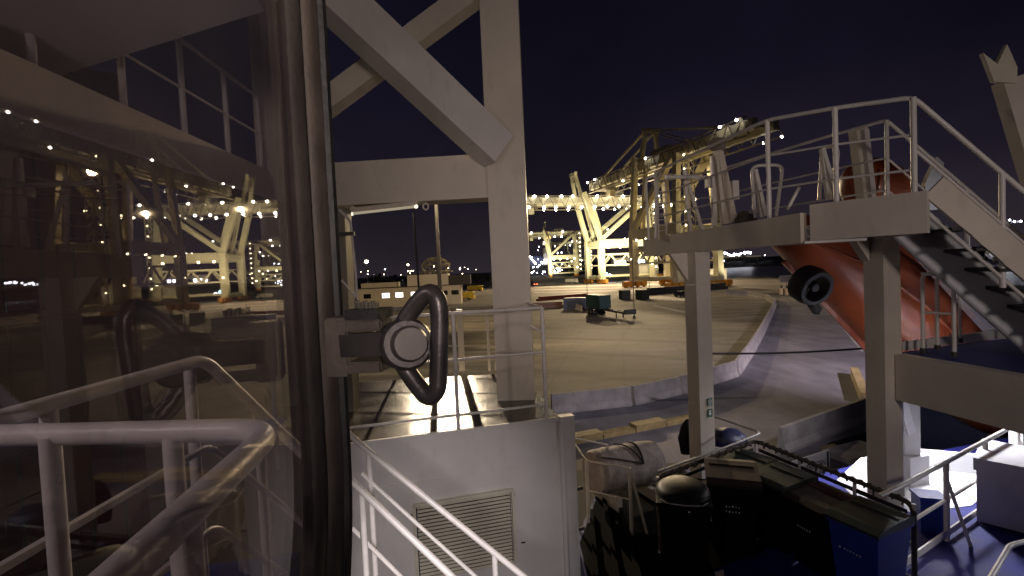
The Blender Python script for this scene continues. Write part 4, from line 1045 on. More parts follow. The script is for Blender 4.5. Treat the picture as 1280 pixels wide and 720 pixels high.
# kerb blocks of the quay edge: yellow painted timber, two heights
a, b = V((*g2(722, 552), 0)), V((*g2(866, 524), 0))
for k, (s0, s1, h) in enumerate(((-.05, .18, .40), (.18, .45, .22), (.45, .72, .40), (.72, 1.1, .22))):
    o = emit('kerb_block', bar(nb(), lvl(lerp(a, b, s0 + .005), h / 2), lvl(lerp(a, b, s1 - .005), h / 2), .7, h), 'yellow', None, bevel=.03)
    rebase(o, lvl(lerp(a, b, s0), 0))
    tag(o, '%s yellow kerb block of the quay edge, %s from the deckhouse pillar' % ('tall' if h > .3 else 'low', ordn[k]), 'kerb block', 'yellow kerb blocks on the quay edge')
a, b = g2(1068, 470), g2(1082, 505)
o = emit('kerb_block', bar(nb(), (a[0], a[1], .35), (b[0], b[1], .35), .5, .7), 'yellow', None, bevel=.03); rebase(o, (a[0], a[1], 0))
tag(o, 'yellow kerb block at the roadside just left of the nearer platform post', 'kerb block', 'yellow kerb blocks on the quay edge')
# sign board by the ship, black lettering
def text(name, body, size, loc, rot, m, par, ext=.004):
    c = bpy.data.curves.new(name, 'FONT'); c.body = body; c.size = size; c.extrude = ext; c.align_x = 'RIGHT'; c.align_y = 'CENTER'
    tmp = bpy.data.objects.new(name + '_tmp', c); COL.objects.link(tmp)
    me = bpy.data.meshes.new_from_object(tmp.evaluated_get(bpy.context.evaluated_depsgraph_get()))
    bpy.data.objects.remove(tmp); bpy.data.curves.remove(c)
    o = bpy.data.objects.new(name, me); me.materials.clear(); me.materials.append(M[m]); COL.objects.link(o)
    o.parent = par; o.location = loc; o.rotation_euler = rot
    return o
sd = 21.5
sgl = thing('notice_board', 'white notice board with black capital lettering beyond the pipe fence', 'sign', (0, 0, 0))
emit('panel', box(nb(), (0, 0, 0), (2.6, .05, 1.25)), 'sign_white', sgl)
emit('side_bar', box(nb(), (1.17, -.030, .18), (.12, .012, .80)), 'ink', sgl)
o = text('lettering', 'VERBODEN', .40, (1.00, -.030, .12), (PI / 2, 0, 0), 'ink', sgl); o.scale = (.72, 1, 1)
o = text('lettering', 'DEN', .40, (1.20, -.030, -.26), (PI / 2, 0, 0), 'ink', sgl); o.scale = (.72, 1, 1)
emit('prop', bar(nb(), (0, .05, -.6), (0, .5, -2.2), .1, .1), 'dark_steel', sgl)
sp = P(1036, 562, sd); sgl.rotation_euler = (0, 0, .45); sgl.location = sp - Matrix.Rotation(.45, 3, 'Z') @ V((1.3, 0, .62))
# dark fender roller with yellow end and grey quay block behind it
fa, fb = P(1044, 563, 24), P(1090, 549, 25)
t = thing('fender_roller', 'black cylindrical fender with a yellow end below the grey barrier', 'fender', fa)
emit('roller', cyl(nb(), fa, fb, .42, seg=20), 'rubber', t, True); emit('end_band', cyl(nb(), fa - (fb - fa).normalized() * .8, fa, .33, seg=20), 'yellow', t, True)
o = emit('quay_block', bar(nb(), P(1045, 585, 22.5), P(1092, 572, 23.2), 1.4, 1.3), 'concrete', None, bevel=.05); tag(rebase(o, P(1050, 600, 22)), 'stained grey concrete block between the sign board and the cream post', 'block')
# mooring rope crossing the road
ra1, ra2 = P(876, 442, 26), P(1100, 434, 26)
pts = [lerp(ra1, ra2, k / 14) - V((0, 0, .12 * math.sin(PI * k / 14))) for k in range(15)]
tag(rebase(emit('mooring_rope', tube(nb(), pts, .055, 8), 'strap', None, True), ra1), 'dark mooring rope stretched across the road behind the cream post', 'rope')

# ------------------------------------------------------------------ containers and trailer on the pad
tr = thing('container_trailer', 'flatbed trailer with dark bogies carrying the green container', 'trailer', (0, 0, 0))
bm = nb()
for s in (-1, 1): bar(bm, (s * .5, -9.2, 1.05), (s * .5, 6.0, 1.25), .18, .36)
for y in (-8.9, -6.5, -4, -1.5, 1, 3.5, 5.8): bar(bm, (-1.15, y, 1.15), (1.15, y, 1.15), .16, .2)
emit('chassis', bm, 'dark_steel', tr)
for y in (5.2, 3.9, 2.6):
    for s in (-1, 1):
        w_ = emit('wheel', cyl(nb(), (s * .75, y, .52), (s * 1.18, y, .52), .52, seg=18), 'tyre', tr, True)
        emit('rim', cyl(nb(), (s * 1.17, y, .52), (s * 1.20, y, .52), .26, seg=14), 'steel', w_)
for s in (-1, 1): emit('landing_leg', bar(nb(), (s * .7, -5.5, 0), (s * .7, -5.5, 1.0), .16, .16), 'dark_steel', tr)
emit('head_board', box(nb(), (0, -9.1, 1.35), (2.3, .35, .9)), 'dark_steel', tr, bevel=.04)
gc = thing('shipping_container', 'green container riding on the flatbed trailer on the pad', 'container', (0, 0, 0), 'small containers on the quay')
container(gc, 6.06, 'cont_green')
tp = G(748, 393, 0); trz = .30
tr.rotation_euler = gc.rotation_euler = (0, 0, trz)
cdir = V((-math.sin(trz), math.cos(trz), 0))
tr.location = tp - cdir * 2.9; gc.location = tp + V((0, 0, 1.36))
for px, py, m_, rz, lab in ((722, 386, 'cont_blue', 1.25, 'navy container standing on the ground left of the green container'), (781, 374, 'cont_dark', .1, 'left of the two black containers behind the trailer'), (803, 374, 'cont_dark', .35, 'right of the two black containers behind the trailer, beside the thin mast')):
    c = thing('shipping_container', lab, 'container', (0, 0, 0), 'small containers on the quay'); container(c, 6.06 if m_ == 'cont_blue' else 3.0, m_); c.location = G(px, py, 0); c.rotation_euler = (0, 0, rz)
# long dark stacks lying along the pad's far edge
def stack(px0, py0, px1, py1, h, lab, m='cont_brown', w=1.6):
    a, b = G(px0, py0, 0), G(px1, py1, 0); t = thing('timber_stack', lab, 'timber stack', a, 'long dark stacks on the far edge of the pad')
    n = 3
    emit('layer', bar(nb(), lvl(a, h * .25), lvl(b, h * .25), w, h * .46), m, t, bevel=.05)
    emit('layer', bar(nb(), lvl(lerp(a, b, .04), h * .74), lvl(lerp(a, b, .97), h * .74), w * .9, h * .46), m, t, bevel=.05)
    bm = nb()
    for k in (.15, .4, .65, .9): bar(bm, lvl(lerp(a, b, k), h * .5), lvl(lerp(a, b, k), h * .5) + V((.18, 0, 0)), w * 1.1, h * .05)
    emit('bearer', bm, 'dark_steel', t)
stack(662, 386, 704, 384, 1.5, 'low dark stack of timber left of the navy container')
stack(672, 376, 733, 371, 1.2, 'long brown stack of timber behind the navy container', 'cont_red')
stack(806, 369, 908, 361, 2.2, 'long black stack of timber behind the platform post', 'dark_steel')
stack(560, 391, 640, 387, 1.2, 'dark stack of timber beyond the roof railing', 'dark_steel')
# thin masts and flag poles between camera and pad
for px, p0, p1, d, lab in ((734, 368, 318, 110, 'thin dark pole rising behind the green container'), (793, 398, 300, 92, 'tall thin pole at the front of the trailer'), (812, 366, 326, 130, 'thin dark pole left of the platform post')):
    a = G(px, p0, 0); b = above(a, px, p1)
    t = thing('marker_pole', lab, 'pole', a, 'thin poles on the quay'); emit('shaft', cyl(nb(), a, lvl(a, b.z), .09, .05, 8), 'dark_steel', t); emit('base', cyl(nb(), a, lvl(a, .5), .3, .2, 10), 'dark_steel', t)
# roadside reflective bollards with a small sign
for k, px in enumerate((977, 984, 991)):
    a = G(px, 368 + k * .5, 0); t = thing('bollard', '%s of the three pale reflective bollards at the road bend' % ('left', 'middle', 'right')[k], 'bollard', a, 'reflective bollards at the bend')
    emit('post', cyl(nb(), a, lvl(a, 1.7), .7, .6, 12), 'orange_sign', t, True); emit('cap', cyl(nb(), lvl(a, 1.7), lvl(a, 2.3), .3, .2, 10), 'dark_steel', t)
a = G(983, 360, 0); t = thing('road_sign', 'small white square sign behind the three bollards', 'sign', a); emit('pole', cyl(nb(), a, lvl(a, 2.0), .08, seg=8), 'steel', t); emit('panel', box(nb(), lvl(a, 3.0), (4.0, .1, 2.2)), 'sign_white', t)

# ------------------------------------------------------------------ buildings and vehicles on the left of the quay
ob = thing('office_building', 'long pale two storey quay office with a row of windows, three of them lit', 'building', (0, 0, 0))
A0 = G(447, 386, 0); D1_ = A0.y + 4
W_ = 31.0
emit('wall', box(nb(), (W_ / 2, 5, 2.9), (W_, 10, 5.8)), 'wall_pale', ob)
emit('upper_storey', box(nb(), (21.0, 6, 7.6), (12.5, 7, 3.6)), 'wall_white', ob)
emit('roof', box(nb(), (W_ / 2, 5, 5.9), (W_ + .5, 10.5, .22)), 'roof_dark', ob)
emit('upper_roof', box(nb(), (20.4, 6, 9.5), (13, 7.4, .2)), 'roof_dark', ob)
emit('side_block', box(nb(), (30.5, 7, 7.3), (7, 6, 3.0)), 'roof_dark', ob)
emit('low_roof_block', box(nb(), (6.0, 6, 6.7), (11, 5, 1.4)), 'wall_pale', ob)
for k, x in enumerate((3.1, 8.6, 12.6, 17.2, 21.6, 26.0, 29.3)):
    lit = k in (1, 2, 3)
    wd = emit('window', box(nb(), (x, -.02, 3.6), (2.5, .14, 1.7)), 'wall_white', ob)
    emit('glazing', box(nb(), (x, -.10, 3.6), (2.2, .06, 1.4)), 'e_window' if lit else 'glass_dark', wd)
emit('door', box(nb(), (4.6, -.03, 1.3), (1.5, .16, 2.5)), 'wall_white', ob)
ob.location = (A0.x, A0.y, 0); ob.rotation_euler = (0, 0, .05); 
def vehicle(name, lab, cat, px, py, rz, L, W, H, body, cab=None, tail=False, grp=None, lights=False):
    t = thing(name, lab, cat, (0, 0, 0), grp)
    b_ = nb()
    if cab == 'car':
        pr = [(-L / 2, .35), (-L / 2, .85), (-L * .30, 1.0), (-L * .16, H), (L * .24, H), (L * .40, 1.0), (L / 2, .9), (L / 2, .35)]
        prism(b_, [(-W / 2, y, z) for y, z in pr], (W, 0, 0)); emit('body', b_, body, t, bevel=.08)
        emit('windscreen', prism(nb(), [(-W * .42, -L * .295, 1.03), (W * .42, -L * .295, 1.03), (W * .40, -L * .175, H - .06), (-W * .40, -L * .175, H - .06)], (0, -.02, .02)), 'glass_dark', t)
        emit('windscreen', prism(nb(), [(-W * .42, L * .395, 1.03), (W * .42, L * .395, 1.03), (W * .40, L * .255, H - .06), (-W * .40, L * .255, H - .06)], (0, .02, .02)), 'glass_dark', t)
    else:
        box(b_, (0, L * .12, H * .55), (W, L * .74, H * .62)); emit('body', b_, body, t, bevel=.06)
        c = emit('cab', box(nb(), (0, -L * .40, H * .50), (W * .96, L * .20, H * .74)), body, t, bevel=.10)
        emit('windscreen', box(nb(), (0, -L * .502, H * .62), (W * .82, .03, H * .26)), 'glass_dark', c)
        emit('chassis', box(nb(), (0, 0, .62), (W * .7, L * .95, .25)), 'dark_steel', t)
    for y in (-L * .32, L * .30):
        for s in (-1, 1): emit('wheel', cyl(nb(), (s * (W / 2 - .22), y, .40), (s * (W / 2 + .01), y, .40), .40, seg=14), 'tyre', t, True)
    if tail:
        for s in (-1, 1): emit('tail_light', ball(nb(), (s * W * .38, -L / 2 - .02, .9), .30 if tail == 2 else .16, 1), 'e_red', t)
    if lights:
        for s in (-1, 1): emit('headlight', ball(nb(), (s * W * .36, -L / 2 - .02, .8), .28, 1), 'e_white', t)
    t.location = G(px, py, 0); t.rotation_euler = (0, 0, rz); return t
vehicle('lorry', 'yellow lorry parked right of the quay office', 'lorry', 577, 375, 1.35, 9.5, 2.6, 3.3, 'truck_yellow')
vehicle('lorry', 'smaller yellow lorry beyond the parked one, nearer the gantry column', 'lorry', 594, 364, 1.4, 7.5, 2.5, 3.2, 'truck_yellow')
vehicle('parked_car', 'dark car parked in front of the lit office windows', 'car', 468, 383, 1.4, 4.4, 1.8, 1.45, 'car_dark', 'car', grp='cars parked by the quay office')
vehicle('parked_car', 'silver car parked right of the dark one by the office', 'car', 548, 384, 1.5, 4.4, 1.8, 1.45, 'car_silver', 'car', grp='cars parked by the quay office')
vehicle('moving_car', 'car with red tail lights driving away along the quay', 'car', 669, 357, .1, 4.6, 1.9, 1.5, 'car_silver', 'car', 2)
vehicle('parked_car', 'dark car with bright glints beside the platform post', 'car', 853, 371, .5, 4.6, 1.9, 1.6, 'car_dark', 'car')
vehicle('van', 'pale van on the lit quay under the far crane', 'van', 715, 354, 1.2, 8, 2.6, 3.2, 'wall_pale')
vehicle('tractor_unit', 'small orange yard tractor behind the black containers', 'tractor', 790, 359, 1.4, 6.5, 2.6, 3.0, 'bogie')
for k, (px, py) in enumerate(((806, 349), (822, 349.5), (838, 349))):
    vehicle('yard_truck', '%s of the orange yard trucks at the foot of the crane' % ('leftmost', 'middle', 'rightmost')[k], 'truck', px, py, 1.5 + .2 * k, 8, 3.0, 4.0, 'bogie', grp='orange yard trucks under the crane')
for k, (px, py, w, h, lab) in enumerate(((901, 349.5, 8.5, 5.2, 'bright cream kiosk on the quay edge right of the platform post'), (852, 352, 12, 9.5, 'bright cream shed left of the platform post under the girder'), (812, 351, 10, 9, 'bright cream shed at the foot of the crane'))):
    t = thing('kiosk', lab, 'kiosk', (0, 0, 0), 'cream sheds on the quay edge')
    emit('wall', box(nb(), (0, 0, h / 2), (w, 7, h)), 'wall_white', t, bevel=.1); emit('roof', box(nb(), (0, 0, h + .2), (w + .6, 7.6, .4)), 'wall_pale', t)
    emit('shutter', box(nb(), (-.5, -3.55, h * .35), (w * .7, .2, h * .5)), 'wall_pale', t); t.location = G(px, py, 0) + V((0, 6, 0))
# trees behind the office
def tree(px, py, d_, h, seed, lab):
    r = random.Random(seed); base = V((P(px, py, d_).x, d_, 0))
    t = thing('tree', lab, 'tree', base, 'dark trees behind the quay office')
    bm = nb(); tube(bm, [base, base + V((.2, 0, h * .35)), base + V((.1, .2, h * .7))], [h * .035, h * .025, h * .012], 8)
    for k in range(5):
        a = r.uniform(0, 6.28); s = base + V((.1, 0, h * (.3 + .07 * k))); tube(bm, [s, s + V((math.cos(a), math.sin(a), .8)) * h * .22], [h * .014, h * .005], 6)
    emit('trunk', bm, 'bark', t, True)
    bm = nb(); cl = [(V((r.gauss(0, .20), r.gauss(0, .20), r.uniform(.38, .92))) * h, r.uniform(.09, .18) * h) for _ in range(16)]
    for _ in range(900):
        c, rad = r.choice(cl); q = V((r.gauss(0, 1), r.gauss(0, 1), r.gauss(0, 1))).normalized() * rad * r.random() ** .4
        p = base + c + q; s = h * r.uniform(.028, .055)
        u = V((r.gauss(0, 1), r.gauss(0, 1), r.gauss(0, 1))).normalized(); w = u.cross(V((r.gauss(0, 1), r.gauss(0, 1), r.gauss(0, 1)))).normalized()
        bm.faces.new([bm.verts.new(p + a) for a in (u * s, w * s * .6, -u * s, -w * s * .6)])
    emit('crown', bm, 'treeleaf', t)
for k, (px, h) in enumerate(((472, 11), (488, 10), (596, 8), (612, 9), (625, 8), (646, 8))):
    tree(px, 345, 300 + 14 * k, h, 20 + k, 'dark leafy tree %s' % ('behind the quay office at its left end', 'behind the quay office, right of the tall one', 'beyond the yellow lorries', 'left of the gantry column, tallest beyond the lorries', 'close beside the gantry column', 'right of the gantry column by the bright road')[k])

# ------------------------------------------------------------------ light masts
def mast(px, y_top, h, lab, r=.9, em='e_warm', grp='far light masts on the quay', arms=1, pole=.25):
    b = YH(px) - y_top; d = (h - EYE.z) * FPX / max(b, 3.0)
    top = P(px, y_top, d); base = V((top.x, top.y, 0))
    t = thing('light_mast', lab, 'light mast', base, grp)
    emit('pole', cyl(nb(), base, top - V((0, 0, r * .4)), pole * 1.5, pole, 8), 'steel', t)
    hd = emit('lamp_head', box(nb(), top + V((0, 0, r * .9)), (r * 2.4, r * 2.0, r * .35)), 'steel', t)
    emit('lamp', ball(nb(), top, r, 2), em, hd, True)
    return top
mk = 'tallest and brightest of the lamps left of the tube lamp cable|slim mast lamp above the office upper storey, left of the cable|low lamp above the office left roof|lowest small lamp just left of the office upper storey|lamp at the left foot of the lattice radio mast|lamp at the right foot of the lattice radio mast|left of the two equal lamps beyond the yellow lorries|right of the two equal lamps beyond the yellow lorries|small lamp nearest the gantry column on its left|lower small lamp below the pair beyond the lorries'.split('|')
masts = [(458, 327, 30, 1.6), (510, 331, 27, 1.1), (480, 343, 20, 1.0), (501, 343.5, 19, .8), (542, 333, 25, .9), (560, 335, 24, 1.1), (575, 335, 24, 1.3), (585, 336, 24, 1.2), (595, 337, 22, .9), (578, 342, 18, .9)]
for (a, b, c, d_), l in zip(masts, mk): mast(a, b, c, l, d_ * 1.45, 'e_warm')
for i, (a, b, c, d_, l) in enumerate(((659, 308, 34, 1.3, 'bright round lamp standing free right of the gantry column'), (653, 326, 26, .9, 'mast lamp low beside the gantry column on its right'), (840, 256, 36, .75, 'leftmost tall mast lamp seen between the platform rails'), (844.5, 251.5, 38, .55, 'second tall mast lamp seen between the platform rails'), (848, 250, 38, .55, 'third tall mast lamp seen between the platform rails'), (869, 249, 40, .55, 'tall mast lamp seen right of the first braced stanchion'))):
    mast(a, b, c, l, d_, 'e_white' if i < 2 else 'e_warm', pole=.18)
# near floodlight pole, its head hidden behind the crossbeam
fb_ = V((P(549, 340, 56).x, 56, 0)); ft = above(fb_, 543, 228)
fl = thing('flood_pole', 'tall pale floodlight pole standing beyond the roof, its head behind the crossbeam', 'flood pole', fb_)
emit('pole', cyl(nb(), fb_, lvl(fb_, ft.z), .28, .17, 14), 'cream', fl, True)
hd = emit('lamp_head', box(nb(), lvl(fb_, ft.z + .2), (2.2, .5, .5)), 'steel', fl)
M['e_flood'] = glow('floodlight_glow', (1, .84, .58), 30)
for k in (-.7, 0, .7): emit('lamp', box(nb(), lvl(fb_, ft.z) + V((k, -.28, .15)), (.5, .06, .35)), 'e_flood', hd)

# lattice radio mast with a bulging head
lm = G(545, 372, 0); lm = V((P(545, 345, 240).x, 240, 0))
t = thing('radar_tower', 'lattice tower with a wide bulging lattice head behind the quay office', 'tower', lm)
bm = nb(); hh = (YH(545) - 322) * 240 / FPX + 9.5
for lv_ in range(6):
    z0, z1 = hh * .45 * lv_ / 5, hh * .45 * (lv_ + 1) / 5
    for k in range(4):
        a0_ = PI / 4 + k * PI / 2; q0 = lm + V((math.cos(a0_) * 3, math.sin(a0_) * 3, 0)); q1_ = lm + V((math.cos(a0_ + PI / 2) * 3, math.sin(a0_ + PI / 2) * 3, 0))
        bar(bm, lvl(q0, z0), lvl(q0, z1), .35, .35); bar(bm, lvl(q0, z0), lvl(q1_, z1), .2, .2); bar(bm, lvl(q0, z1), lvl(q1_, z1), .2, .2)
emit('lattice_shaft', bm, 'crane', t)
bm = nb(); prev = None
for z, r_ in ((.45, 3.2), (.62, 6.6), (.80, 7.2), (.92, 5.2), (1.0, 2.6)):
    ring = [lm + V((math.cos(2 * PI * k / 10) * r_, math.sin(2 * PI * k / 10) * r_, hh * z)) for k in range(10)]
    for k in range(10):
        bar(bm, ring[k], ring[(k + 1) % 10], .25, .25)
        if prev: bar(bm, prev[k], ring[k], .28, .28); bar(bm, prev[k], ring[(k + 1) % 10], .18, .18)
    prev = ring
emit('lattice_head', bm, 'crane', t)
t2 = bmesh.new()
emit('platform', box(t2, lvl(lm, hh * .60), (16, 6, .4)), 'crane', t)

# ------------------------------------------------------------------ container cranes
def lamps_on(par, pts, r, em='e_white'):
    for p in pts: emit('lamp', ball(nb(), p, r, 1), em, par)
def crane(lab, loc, rz, boom_l, boom_r, lean, apex, zg, few=False, lamp_r=.75, name='container_crane', stays=True):
    """Ship-to-shore crane. Local x along the girder, y along the quay rail."""
    t = thing(name, lab, 'crane', (0, 0, 0), 'container cranes on the quay')
    zp = 21.0
    for y in (-9, 9):
        l = emit('leg', bar(nb(), (0, y, 2.5), (0, y, zp + 3), 3.0, 2.6, up=(0, 1, 0)), 'crane', t)
        emit('upper_leg', bar(nb(), (0, y, zp + 3), (-lean, y * .75, zg + 4), 2.4, 2.0, up=(0, 1, 0)), 'crane', l)
        l = emit('leg', bar(nb(), (30, y, 2.5), (30, y, zp + 3), 2.8, 2.4, up=(0, 1, 0)), 'crane', t)
        emit('upper_leg', bar(nb(), (30, y, zp + 3), (29, y * .8, zg - 1), 2.5, 2.0, up=(0, 1, 0)), 'crane', l)
        emit('portal_beam', bar(nb(), (0, y, zp + 1), (30, y, zp + 1), 2.0, 4.2), 'crane', t)
        emit('diagonal', bar(nb(), (.5, y * .98, zp + 3.5), (27, y * .85, zg - 1.5), 2.2, 2.2), 'crane', t)
        emit('sill_beam', bar(nb(), (0, y, 4), (30, y, 4), 1.0, 1.0), 'crane', t)
    for x in (0, 30):
        emit('cross_beam', bar(nb(), (x, -9, zp + 1), (x, 9, zp + 1), 1.4, 2.4), 'crane', t)
        emit('cross_beam', bar(nb(), (x, -11, 3.2), (x, 11, 3.2), 1.4, 1.8), 'crane', t)
        for y in (-9, 9):
            bm = nb()
            for k in range(4): box(bm, (x, y - 4.5 + 3 * k, 1.5), (1.6, 2.2, 2.0)); cyl(bm, (x - .6, y - 4.5 + 3 * k, .6), (x + .6, y - 4.5 + 3 * k, .6), .6, seg=10)
            emit('bogie', bm, 'bogie', t)
    for y in (-4, 4):
        gd = emit('girder', bar(nb(), (boom_l, y, zg), (boom_r, y, zg), 2.0, 3.4), 'crane', t)
        bm = nb()
        for z in (-3.6, 2.2): bar(bm, (boom_l + 2, y * 1.6, zg + z), (boom_r - 1, y * 1.6, zg + z), .9, .34)
        for k in range(int((boom_r - boom_l) / 6)): bar(bm, (boom_l + 3 + 6 * k, y * 1.6, zg - 3.6), (boom_l + 6 + 6 * k, y * 1.6, zg + 2.2), .32, .32); bar(bm, (boom_l + 6 + 6 * k, y * 1.6, zg + 2.2), (boom_l + 9 + 6 * k, y * 1.6, zg - 3.6), .32, .32)
        emit('walkway', bm, 'crane_dark', gd)
    n = int((boom_r - boom_l) / 9)
    for k in range(n + 1): emit('girder_tie', bar(nb(), (boom_l + 9 * k, -4, zg), (boom_l + 9 * k, 4, zg), .7, .8), 'crane', t) if k % 3 == 0 else None
    for y in (-9, 9):
        bm = nb()
        for k in range(6):
            bar(bm, (k * 5, y, 10 + (k % 2) * 6), (k * 5 + 5, y, 16 - (k % 2) * 6), .6, .6)
        bar(bm, (0, y, 16), (30, y, 16), .7, .7); bar(bm, (0, y, 10), (30, y, 10), .7, .7)
        emit('portal_truss', bm, 'crane', t)
    for y in (-6, 6): emit('strut', bar(nb(), (3, y, zp + 3), (-lean + 5, y * .8, zg), 1.5, 1.4, up=(0, 1, 0)), 'crane', t)
    # A-frame apex with stays
    for y in (-4.5, 4.5):
        emit('mast', bar(nb(), (-lean if apex[2] else 29, y, zg), (apex[0], y * .5, apex[1]), 1.7, 1.6, up=(0, 1, 0)), 'crane', t)
        if stays:
            emit('stay', bar(nb(), (apex[0], y * .5, apex[1]), (boom_l + 9, y * .8, zg + 1.5), .7, .9), 'crane', t)
            emit('stay', bar(nb(), (apex[0], y * .5, apex[1]), (boom_r - 8, y * .8, zg + 1.5), .35, .45), 'crane', t)
            emit('stay', bar(nb(), (apex[0], y * .5, apex[1]), ((boom_r + apex[0]) / 2, y * .8, zg + 1.5), .35, .45), 'crane', t)
    emit('apex_beam', bar(nb(), (apex[0], -4, apex[1]), (apex[0], 4, apex[1]), 1.5, 1.6), 'crane', t)
    mh = emit('machine_house', box(nb(), (12, 0, zg + 3.4), (11, 7, 3.6)), 'crane_dark', t)
    tl_ = emit('trolley', box(nb(), (boom_l + 8, 0, zg - 1.6), (8, 7, 2.6)), 'crane_dark', t)
    emit('cab', box(nb(), (boom_l + 10, 2, zg - 4.8), (3.4, 3, 3.2)), 'crane', tl_)
    # lattice lift shaft
    bm = nb()
    for k in range(16):
        z = 4 + k * (zg - 5) / 16; dz = (zg - 5) / 16
        for sx, sy in ((-1, -1), (1, -1), (1, 1), (-1, 1)): bar(bm, (34 + sx * 1.3, -6 + sy * 1.3, z), (34 + sx * 1.3, -6 + sy * 1.3, z + dz), .28, .28)
        bar(bm, (32.7, -7.3, z), (35.3, -7.3, z + dz), .2, .2); bar(bm, (35.3, -4.7, z), (32.7, -4.7, z + dz), .2, .2); bar(bm, (32.7, -4.7, z), (32.7, -7.3, z + dz), .2, .2)
    sh = emit('lift_shaft', bm, 'crane', t)
    r = random.Random(len(lab)); pts = []
    nl = int((boom_r - boom_l) / 7.5)
    for k in range(nl + 1):
        x = boom_l + 3 + k * (boom_r - boom_l - 6) / nl
        pts += [(x + r.uniform(-1, 1), -7.2, zg + 1.9), (x + 4 + r.uniform(-1, 1), -7.2, zg - 3.8)]
        pts += [(x + 2, 7.2, zg - 3.4), (x + 1, 7, zg + 1)][:1 + k % 2]
    lamps_on(t, pts if not few else [p for i, p in enumerate(pts) if p[0] < 22 and i % 3 == 0 or p[0] > boom_r - 16 and i % 2], lamp_r)
    lamps_on(t, [(34, -7.8, z) for z in range(8, int(zg), 5)], lamp_r * .6, 'e_warm')
    lamps_on(t, [(x, -9.8, zp - 1.2) for x in (4, 11, 19, 27)] + [(0, -10, 12), (30, -10, 10)], lamp_r, 'e_warm')
    t.location = V(loc); t.rotation_euler = (0, 0, rz)
    return t
cA = P(744, 345, 275); cA.z = 0
crane('big lit container crane with a level girder standing left of the platform end', cA, .26, -46, 40, 8, (-11, 61, 1), 46.0, stays=False)
# second crane, its boom reaching over the water to the right
q0, q1_ = P(745, 234, 258), P(950, 159, 152)
bz_ = (q0.z + q1_.z) / 2
rzB = math.atan2(q1_.y - q0.y, q1_.x - q0.x); LB = math.hypot(q1_.x - q0.x, q1_.y - q0.y)
pB_ = lerp(q0, q1_, .45); pB_.z = 0
crane('container crane behind the platform whose boom rises across the sky to the right', pB_, rzB, -LB * .43, LB * .57, 0, (2, 66, 1), bz_, few=True, lamp_r=.45)
cC = P(688, 345, 560); cC.z = 0
crane('distant smaller container crane with crossed braces left of the big lit crane', cC, .0, -30, 70, 6, (-4, 62, 1), 49, few=True, lamp_r=.9, stays=False)
cD = P(712, 345, 760); cD.z = 0
crane('faintest and farthest container crane, low behind the distant one', cD, -.1, -40, 95, 8, (-4, 60, 1), 48, few=True, lamp_r=1.0, stays=False)
t = thing('amber_beacon_tower', 'slim tower with a glowing amber top behind the distant crane', 'tower', V((P(686, 340, 600).x, 600, 0)))
q = P(686, 296, 600); emit('shaft', cyl(nb(), V((q.x, q.y, 0)), q, 1.2, .9, 10), 'crane_dark', t); emit('beacon', cyl(nb(), q - V((0, 0, 2)), q + V((0, 0, 6)), 2.6, .8, 10), 'e_orange', t, True)

# moored ship behind the big crane: dark hull, lit bridge windows
a, b = P(772, 345, 300), P(824, 345, 300)
ms = thing('moored_ship', 'dark hulled ship moored behind the crane with a row of lit windows', 'ship', V((a.x, 305, 0)))
emit('hull', prism(nb(), [(a.x - 6, 318, -3), (b.x + 3, 318, -3), (b.x + 5, 318, 8.0), (a.x - 2, 318, 9.5), (a.x - 9, 318, 8)], (0, 9, 0)), 'hull_dark', ms)
emit('deckhouse', box(nb(), ((a.x + b.x) / 2, 322, 11.8), (22, 8, 5.6)), 'wall_white', ms)
emit('funnel', box(nb(), (b.x - 3, 324, 16), (5, 5, 6)), 'hull_dark', ms)
for k in range(8): emit('window', box(nb(), (a.x + 3.4 + k * 2.5, 317.9, 11.6), (1.6, .2, 2.0)), 'e_cool' if k not in (3,) else 'glass_dark', ms)
q = P(757, 343, 285); t = thing('light_tower', 'mobile light tower with a blue white lamp at the foot of the crane', 'light tower', lvl(q, 0)); emit('pole', cyl(nb(), lvl(q, 0), q, .3, .2, 8), 'steel', t); emit('lamp', ball(nb(), q, 1.3, 2), 'e_blue', t); emit('lamp', ball(nb(), q + V((2.4, 0, -.8)), .9, 2), 'e_cool', t)
# far container ship: blocks of white deck lights left of the cranes
a = P(672, 345, 720); fs = thing('container_ship', 'far container ship speckled with white deck lights left of the cranes', 'ship', V((a.x, 720, 0)))
emit('hull', prism(nb(), [(a.x - 22, 730, 0), (a.x + 42, 730, 0), (a.x + 46, 730, 14), (a.x - 26, 730, 16)], (0, 20, 0)), 'hull_dark', fs)
emit('cargo', box(nb(), (a.x + 8, 742, 21), (56, 14, 16)), 'cont_blue', fs)
emit('deckhouse', box(nb(), (a.x + 16, 738, 26), (10, 12, 30)), 'wall_white', fs)
rr = random.Random(2)
for k in range(46): emit('lamp', ball(nb(), (a.x + rr.uniform(-18, 40), 728.5, abs(rr.gauss(0, 1)) * 14 + 2), rr.uniform(.5, 1.1), 1), 'e_cool', fs)
for k in range(6): emit('lamp', ball(nb(), (a.x - 12 + 2.0 * k, 726, 31 - 2.6 * k), 1.3, 1), 'e_white', fs)

